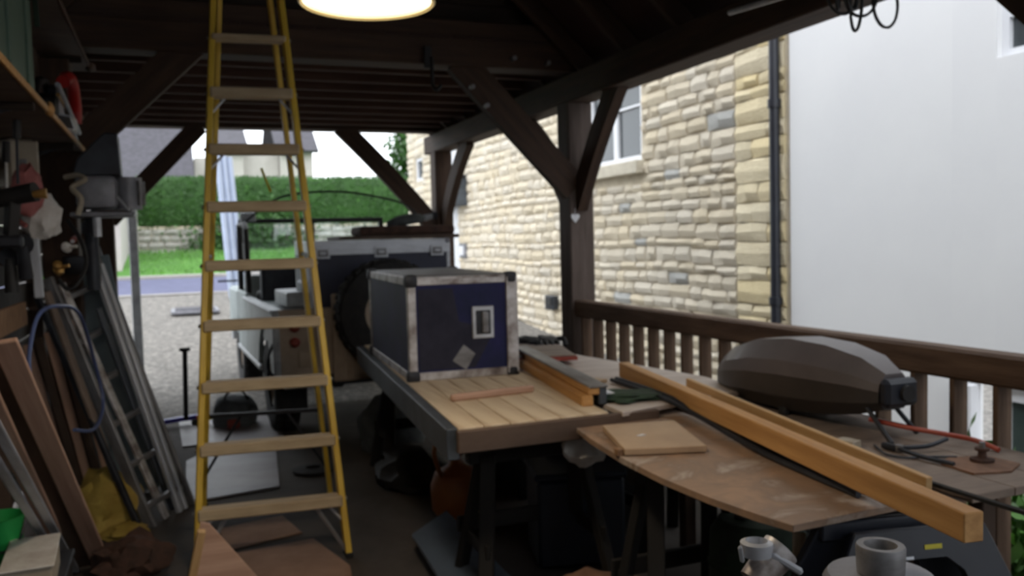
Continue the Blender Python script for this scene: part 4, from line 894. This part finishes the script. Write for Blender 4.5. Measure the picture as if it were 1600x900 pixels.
box('top', 'dark_board', bn, (-.745, 3.5, 1.20), (.17, 2.3, .04), .004); box('front_board', 'ply_edge', bn, (-.66, 3.6, 1.215), (.02, 2.0, .11), .003)
for y in (2.4, 3.5, 4.6): box('leg', 'dark_board', bn, (-.79, y, .59), (.06, .07, 1.18), .003)
box('back_panel', 'black', bn, (-.826, 3.5, .6), (.01, 2.2, 1.1), .002)
# pillar drill
pd = T('pillar_drill', 'grey pillar drill head with sloping belt cover fixed at the end of the left wall', 'drill', (-.40, 5.12, 1.29))
link('column', mesh(cbm(.035, .035, .42, 18), True), 'steel_dark', pd, tr(-.40, 5.12, 1.50)); bar('wall_arm', 'steel_dark', pd, (-.40, 5.14, 1.42), (-.56, 5.55, 1.42), .06, .10)
link('head', mesh(bbm(.19, .26, .17, .03, seg=2), True), 'cast_grey', pd, tr(-.355, 5.05, 1.80)); link('motor', mesh(cbm(.07, .07, .17, 20), True), 'cast_grey', pd, tr(-.21, 5.10, 1.80))
for k in range(8): link('motor_fin', mesh(bbm(.012, .15, .15, .004)), 'steel_dark', pd, tr(-.36 + .045 * (k - 3.5) * .8, 5.04, 1.80)) if k in (1, 6) else link('cooling_fin', mesh(bbm(.008, .02, .13, .002)), 'alu_dull', pd, tr(-.21 + .075 * math.cos(k * .785), 5.10 + .075 * math.sin(k * .785), 1.80) @ Matrix.Rotation(k * .785 + PI / 2, 4, 'Z'))
link('belt_cover', mesh(prism([(-.11, 0), (.125, 0), (.115, .225), (.05, .225), (-.08, .09)], .22, bev=.008)), 'steel_dark', pd, tr(-.36, 5.2, 1.885) @ rot(90, 'X'))
link('work_table', mesh(bbm(.30, .26, .025, .006)), 'cast_grey', pd, tr(-.33, 5.05, 1.685)); bar('feed_lever', 'alu', pd, (-.26, 4.92, 1.78), (-.20, 4.88, 1.70), .012, .012)
link('spindle', mesh(cbm(.02, .02, .12, 12)), 'alu', pd, tr(-.36, 4.98, 1.63)); link('collar', mesh(cbm(.05, .05, .06, 18), True), 'steel_dark', pd, tr(-.40, 5.12, 1.62))
solo(rod('copper_hooks', 'cream', None, [(-.50, 5.0, 1.88), (-.44, 4.95, 1.885), (-.40, 4.90, 1.86), (-.46, 4.90, 1.82), (-.42, 4.88, 1.76), (-.44, 4.88, 1.68)], .014, 8), 'pale bent hose hanging beside the pillar drill', 'hose')

# ================================================================== LEFT SIDE: LEANING THINGS
al = T('leaning_ladder', 'weathered grey metal ladder leaning on the left wall behind the yellow bag', 'ladder', (-.1, 5.0, 0))
A0, A1, B0, B1 = Vector((-.175, 4.98, 0)), Vector((-.62, 5.12, 1.36)), Vector((.03, 5.32, 0)), Vector((-.43, 5.62, 1.46))
for a, b in ((A0, A1), (B0, B1)): bar('stile', 'alu_dull', al, a, b, .026, .062, up=(1, -.6, .3))
for k in range(6):
    t = .08 + .165 * k; bar('rung', 'alu_dull', al, A0.lerp(A1, t), B0.lerp(B1, t), .03, .03)
pcs = [((-.10, 5.12, 0), (-.56, 5.15, 1.33), .05, .02, 'alu_worn', 'pale worn metal strip leaning inside the grey ladder', 'metal_strip', 'strip'),
       ((-.03, 5.20, 0), (-.44, 5.42, 1.50), .03, .03, 'alu', 'bright metal tube leaning against the left wall by the grey-blue panel', 'metal_tube', 'tube'),
       ((.0, 5.26, 0), (-.39, 5.48, 1.42), .03, .03, 'alu', 'second bright metal tube, nearer the drive, by the grey-blue panel', 'metal_tube', 'tube'),
       ((-.22, 4.9, 0), (-.66, 5.0, 1.28), .03, .03, 'steel_dark', 'dark steel tube leaning left of the grey ladder', 'steel_tube', 'tube'),
       ((-.26, 5.0, 0), (-.60, 4.9, 1.30), .045, .02, 'table_grey', 'weathered brown batten leaning left of the grey ladder', 'batten', 'batten'),
       ((-.07, 5.3, 0), (-.40, 5.3, 1.18), .045, .02, 'steel_blue', 'blue-grey strip leaning between the ladder rungs', 'metal_strip', 'strip')]
for a, b, w_, h_, m_, lab, nm, ct in pcs: solo(bar(nm, m_, None, a, b, w_, h_, up=(1, -.6, .3)), lab, ct)
bp2 = solo(bar('hardboard_sheet', 'steel_blue', None, (-.30, 5.75, .0), (-.52, 5.75, 1.45), .02, .32, up=(.9, .0, .3)), 'flat grey-blue sheet leaning behind the metal ladder', 'sheet')
MAT['steel_blue2'] = mat('panel_blue', (.20, .25, .27), (.14, .18, .2), .6, (3, 3, 3), .03); bp2.data.materials[0] = MAT['panel_blue']
dk = T('dark_plank', 'long dark plank with a pale edge leaning out towards the drive', 'plank', (-.14, 7.6, 0))
bar('plank', 'dark_board', dk, (-.22, 7.60, 0), (-.60, 6.05, 1.75), .17, .035, up=(0, -1, .3)); bar('pale_edge', 'alu', dk, (-.125, 7.60, 0), (-.505, 6.05, 1.75), .022, .04, up=(0, -1, .3))
for i in range(5):
    x = -.50 - .052 * i; solo(bar('leaning_batten', 'pink_board' if i % 2 == 0 else 'dark_board', None, (x + .12, 5.50, 0), (x - .05, 5.30, 1.12 - .03 * i), .045, .022, up=(0, -1, 0)), ('reddish slat leaning nearest the ladder under the blue hose', 'dark slat leaning between two reddish slats near the ladder', 'reddish slat in the middle of the slats under the blue hose', 'dark slat second from the left of the slats under the blue hose', 'leftmost reddish slat leaning behind the blue hose')[i], 'slat', 'slats leaning behind the hose')
solo(rod('blue_hose', 'hose_blue', None, [(-.47, 4.5, .66), (-.40, 4.7, .62), (-.37, 4.9, .72), (-.40, 4.85, .95), (-.42, 4.5, 1.20), (-.47, 4.25, 1.26), (-.53, 4.05, 1.24), (-.56, 3.95, 1.08), (-.56, 3.95, .92)], .009, 8), 'blue hose in a wide loop in front of the leaning slats', 'hose')
# pink boards
brd = [((-.375, 4.46, 0), (-.515, 3.15, 1.22), .018, .075, 'pink_board', 'pinkish pine board leaning at the left, nearest the yellow bag'),
       ((-.455, 4.52, 0), (-.585, 3.25, 1.20), .018, .10, 'dark_board', 'dark-faced board leaning between the two pinkish boards'),
       ((-.53, 4.56, 0), (-.60, 3.12, 1.16), .018, .07, 'pink_board', 'pinkish pine board leaning behind the silver rails')]
for a, b, w_, h_, m_, lab in brd: solo(bar('leaning_board', m_, None, a, b, h_, w_, up=(.3, -1, .9)), lab, 'board', 'boards leaning at the left')
for i, (a, b) in enumerate((((-.485, 4.45, 0), (-.465, 2.55, 1.10)), ((-.53, 4.45, 0), (-.50, 2.5, 1.10)))):
    r_ = T('guide_track', ('bright silver rail leaning in front of the pinkish boards, right of the pair', 'bright silver rail leaning at the left edge, left of the pair')[i], 'rail', a, 'silver rails leaning at the left')
    bar('channel', 'alu', r_, a, b, .032, .012, up=(.3, -1, .9)); bar('groove', 'steel_dark', r_, Vector(a) + Vector((.0, -.007, .006)), Vector(b) + Vector((.0, -.007, .006)), .008, .006, up=(.3, -1, .9))
# yellow bag, bucket, box, tin
solo(link('yellow_sack', mesh(blob(.17, .16, .20, 13, .16, 1.8), True), 'bag_yellow', None, tr(-.39, 5.08, .12)), 'crumpled yellow plastic sack on the floor left of the ladder', 'sack')
solo(link('yellow_cloth', mesh(blob(.11, .10, .05, 17, .2, 2.2), True), 'bag_yellow', None, tr(-.29, 4.86, .03)), 'small yellow cloth on the floor in front of the yellow sack', 'cloth')
dcb = T('dark_crate', 'dark plastic crate at the bottom left carrying the cream carton', 'crate', (-.6, 3.5, 0))
box('body', 'black', dcb, (-.60, 3.42, .16), (.36, .62, .32), .01); box('rim', 'steel_dark', dcb, (-.60, 3.42, .325), (.38, .64, .02), .004)
bcx = T('cream_carton', 'flat cream carton on the dark crate at the bottom left corner', 'carton', (-.52, 3.4, .335))
box('body', 'cream', bcx, (-.515, 3.40, .39), (.16, .36, .11), .004, rot(3, 'Z')); box('flap', 'bag_white', bcx, (-.51, 3.395, .448), (.165, .365, .006), .002, rot(3, 'Z'))
bk2 = T('green_bucket', 'bright green plastic tub standing at the left edge', 'bucket', (-.64, 3.72, .335))
link('tub', mesh(lathe([(0, 0), (.06, 0), (.085, .19), (.09, .195), (.082, .195), (.056, .01), (0, .008)], 24), True), 'bucket_green', bk2, tr(-.64, 3.62, .337)); rod('handle', 'steel_dark', bk2, [(-.73, 3.62, .52), (-.70, 3.56, .44), (-.62, 3.53, .42), (-.57, 3.56, .45), (-.555, 3.62, .52)], .004, 6)
tn = T('metal_tin', 'small shiny tin with a brass lid at the very left edge beside the carton', 'tin', (-.63, 3.35, .335))
link('can', mesh(cbm(.035, .035, .12, 20), True), 'alu', tn, tr(-.635, 3.30, .397)); link('lid', mesh(cbm(.032, .034, .012, 20), True), 'brass', tn, tr(-.635, 3.30, .463))
solo(link('khaki_lamp', mesh(cbm(.045, .04, .09, 16), True), 'steel_dark', None, tr(-.635, 3.50, 1.06) @ rot(60, 'X')), 'dark round lamp head hanging at the left edge over the pinkish boards', 'lamp head')
lk = bpy.data.objects['khaki_lamp']; link('brass_rim', mesh(lathe([(.04, 0), (.048, 0), (.048, .014), (.04, .014), (.04, 0)], 20), True), 'brass', lk, tr(-.635, 3.46, 1.085) @ rot(60, 'X')); rod('hanger', 'steel_dark', lk, [(-.635, 3.5, 1.09), (-.66, 3.5, 1.18)], .006, 6)
# rags and offcuts on the floor
rg = solo(link('brown_glove', mesh(blob(.16, .11, .11, 31, .25, 2.4), True), 'brown_rag', None, tr(-.24, 4.30, .07)), 'crumpled dark brown rag on the floor left of the ladder foot', 'rag')
solo(link('red_rag', mesh(blob(.05, .035, .02, 33, .2, 2.4), True), 'red_dull', None, tr(-.30, 4.12, .014)), 'small dull red rag beside the dark brown rag', 'rag')
solo(link('dark_offcut_pile', mesh(blob(.17, .16, .04, 35, .3, 3.2), True), 'black', None, tr(-.22, 3.98, .026)), 'low heap of dark debris on the floor in front of the dark brown rag', 'debris')
ub = T('upright_board', 'pine board with a pointed corner standing at the bottom left of the ladder', 'board', (.08, 3.3, 0))
link('board', mesh(prism([(-.11, 0), (.36, 0), (.02, .46), (-.012, .47)], .02, bev=.001)), 'pink_board', ub, tr(.06, 3.38, 0) @ rot(-4, 'Z') @ rot(84, 'X')); bar('edge_strip', 'pine', ub, (-.055, 3.345, .0), (.052, 3.30, .474), .03, .028, up=(0, 1, 0))
solo(poly_board('cardboard_sheet', 'card', None, [(.13, 4.34), (.60, 4.40), (.70, 3.95), (.62, 3.3), (.22, 3.3)], .012, .006), 'brown cardboard sheet lying flat under the front of the stepladder', 'cardboard')
solo(poly_board('cardboard_sheet', 'card', None, [(.16, 4.78), (.50, 4.86), (.56, 4.52), (.18, 4.42)], .010, .006), 'folded strip of cardboard on the floor between the stepladder legs', 'cardboard')
solo(poly_board('floor_sheet', 'pale_sheet', None, [(.0, 5.35), (.55, 5.45), (.66, 6.7), (.22, 6.75), (.02, 6.4)], .014, .010), 'large pale grey panel lying on the floor behind the stepladder', 'panel')
solo(poly_board('floor_sheet', 'pale_sheet', None, [(.0, 6.9), (.75, 6.9), (.70, 7.9), (-.02, 7.9)], .012, .008), 'pale grey panel lying at the edge of the gravel drive', 'panel')
solo(link('dark_disc', mesh(lathe([(.05, 0), (.13, 0), (.135, .02), (.05, .03), (.05, 0)], 24), True), 'rubber', None, tr(.80, 5.75, .002)), 'flat black rubber ring on the floor right behind the stepladder', 'ring')
# trolley jack
tj = T('trolley_jack', 'blue and black trolley jack with an upright handle on the floor by the drive', 'jack', (.03, 7.7, 0))
rod('handle', 'black', tj, [(.04, 7.72, .06), (.055, 7.72, .64)], .02, 10); link('grip', mesh(bbm(.09, .03, .03, .008)), 'black', tj, tr(.055, 7.72, .65)); bar('frame', 'blue_paint', tj, (-.18, 7.74, .05), (.14, 7.76, .07), .06, .035)
bar('arm', 'red', tj, (.12, 7.70, .07), (.20, 7.70, .07), .03, .03); bar('strap', 'strap_yellow', tj, (.17, 7.66, .06), (.30, 7.66, .07), .05, .025)
for x in (-.15, .11): link('wheel', mesh(cbm(.03, .03, .03, 14)), 'black', tj, tr(x, 7.70, .03) @ rot(90, 'X'))
gs = T('tool_bag', 'grey tool bag on the floor between the trolley jack and the pickup wheel', 'bag', (.42, 7.55, 0))
link('body', mesh(blob(.19, .17, .17, 41, .08, 1.8), True), 'grey_bag', gs, tr(.43, 7.55, .10)); rod('handle', 'black', gs, [(.33, 7.5, .22), (.38, 7.48, .30), (.48, 7.48, .30), (.53, 7.5, .22)], .01, 6); link('red_pouch', mesh(bbm(.10, .03, .08, .012)), 'red_dull', gs, tr(.40, 7.37, .05))
solo(rod('drain_rods', 'steel_dark', None, [(-.1, 7.3, .02), (-.02, 6.2, .02), (.0, 5.5, .02)], .01, 6), 'thin dark rod lying along the floor left of the pale panels', 'rod')
# planting outside the rail
pt = T('leafy_plant', 'bright green leafy plant outside the balustrade at the bottom right', 'plant', (3.1, 2.5, 0))
bm = bmesh.new()
for i in range(2200): leafq(bm, Vector((3.12 + random.gauss(0, .13), 2.45 + random.gauss(0, .24), abs(random.gauss(.20, .14)))), random.uniform(.02, .05))
tag(link('foliage', mesh(bm), 'leaf_bright', pt), kind='stuff')
for k in range(6): rod('stem', 'leaf', pt, [(3.12, 2.45, 0), (3.12 + .08 * math.cos(k), 2.45 + .14 * math.sin(k), .28)], .006, 5)
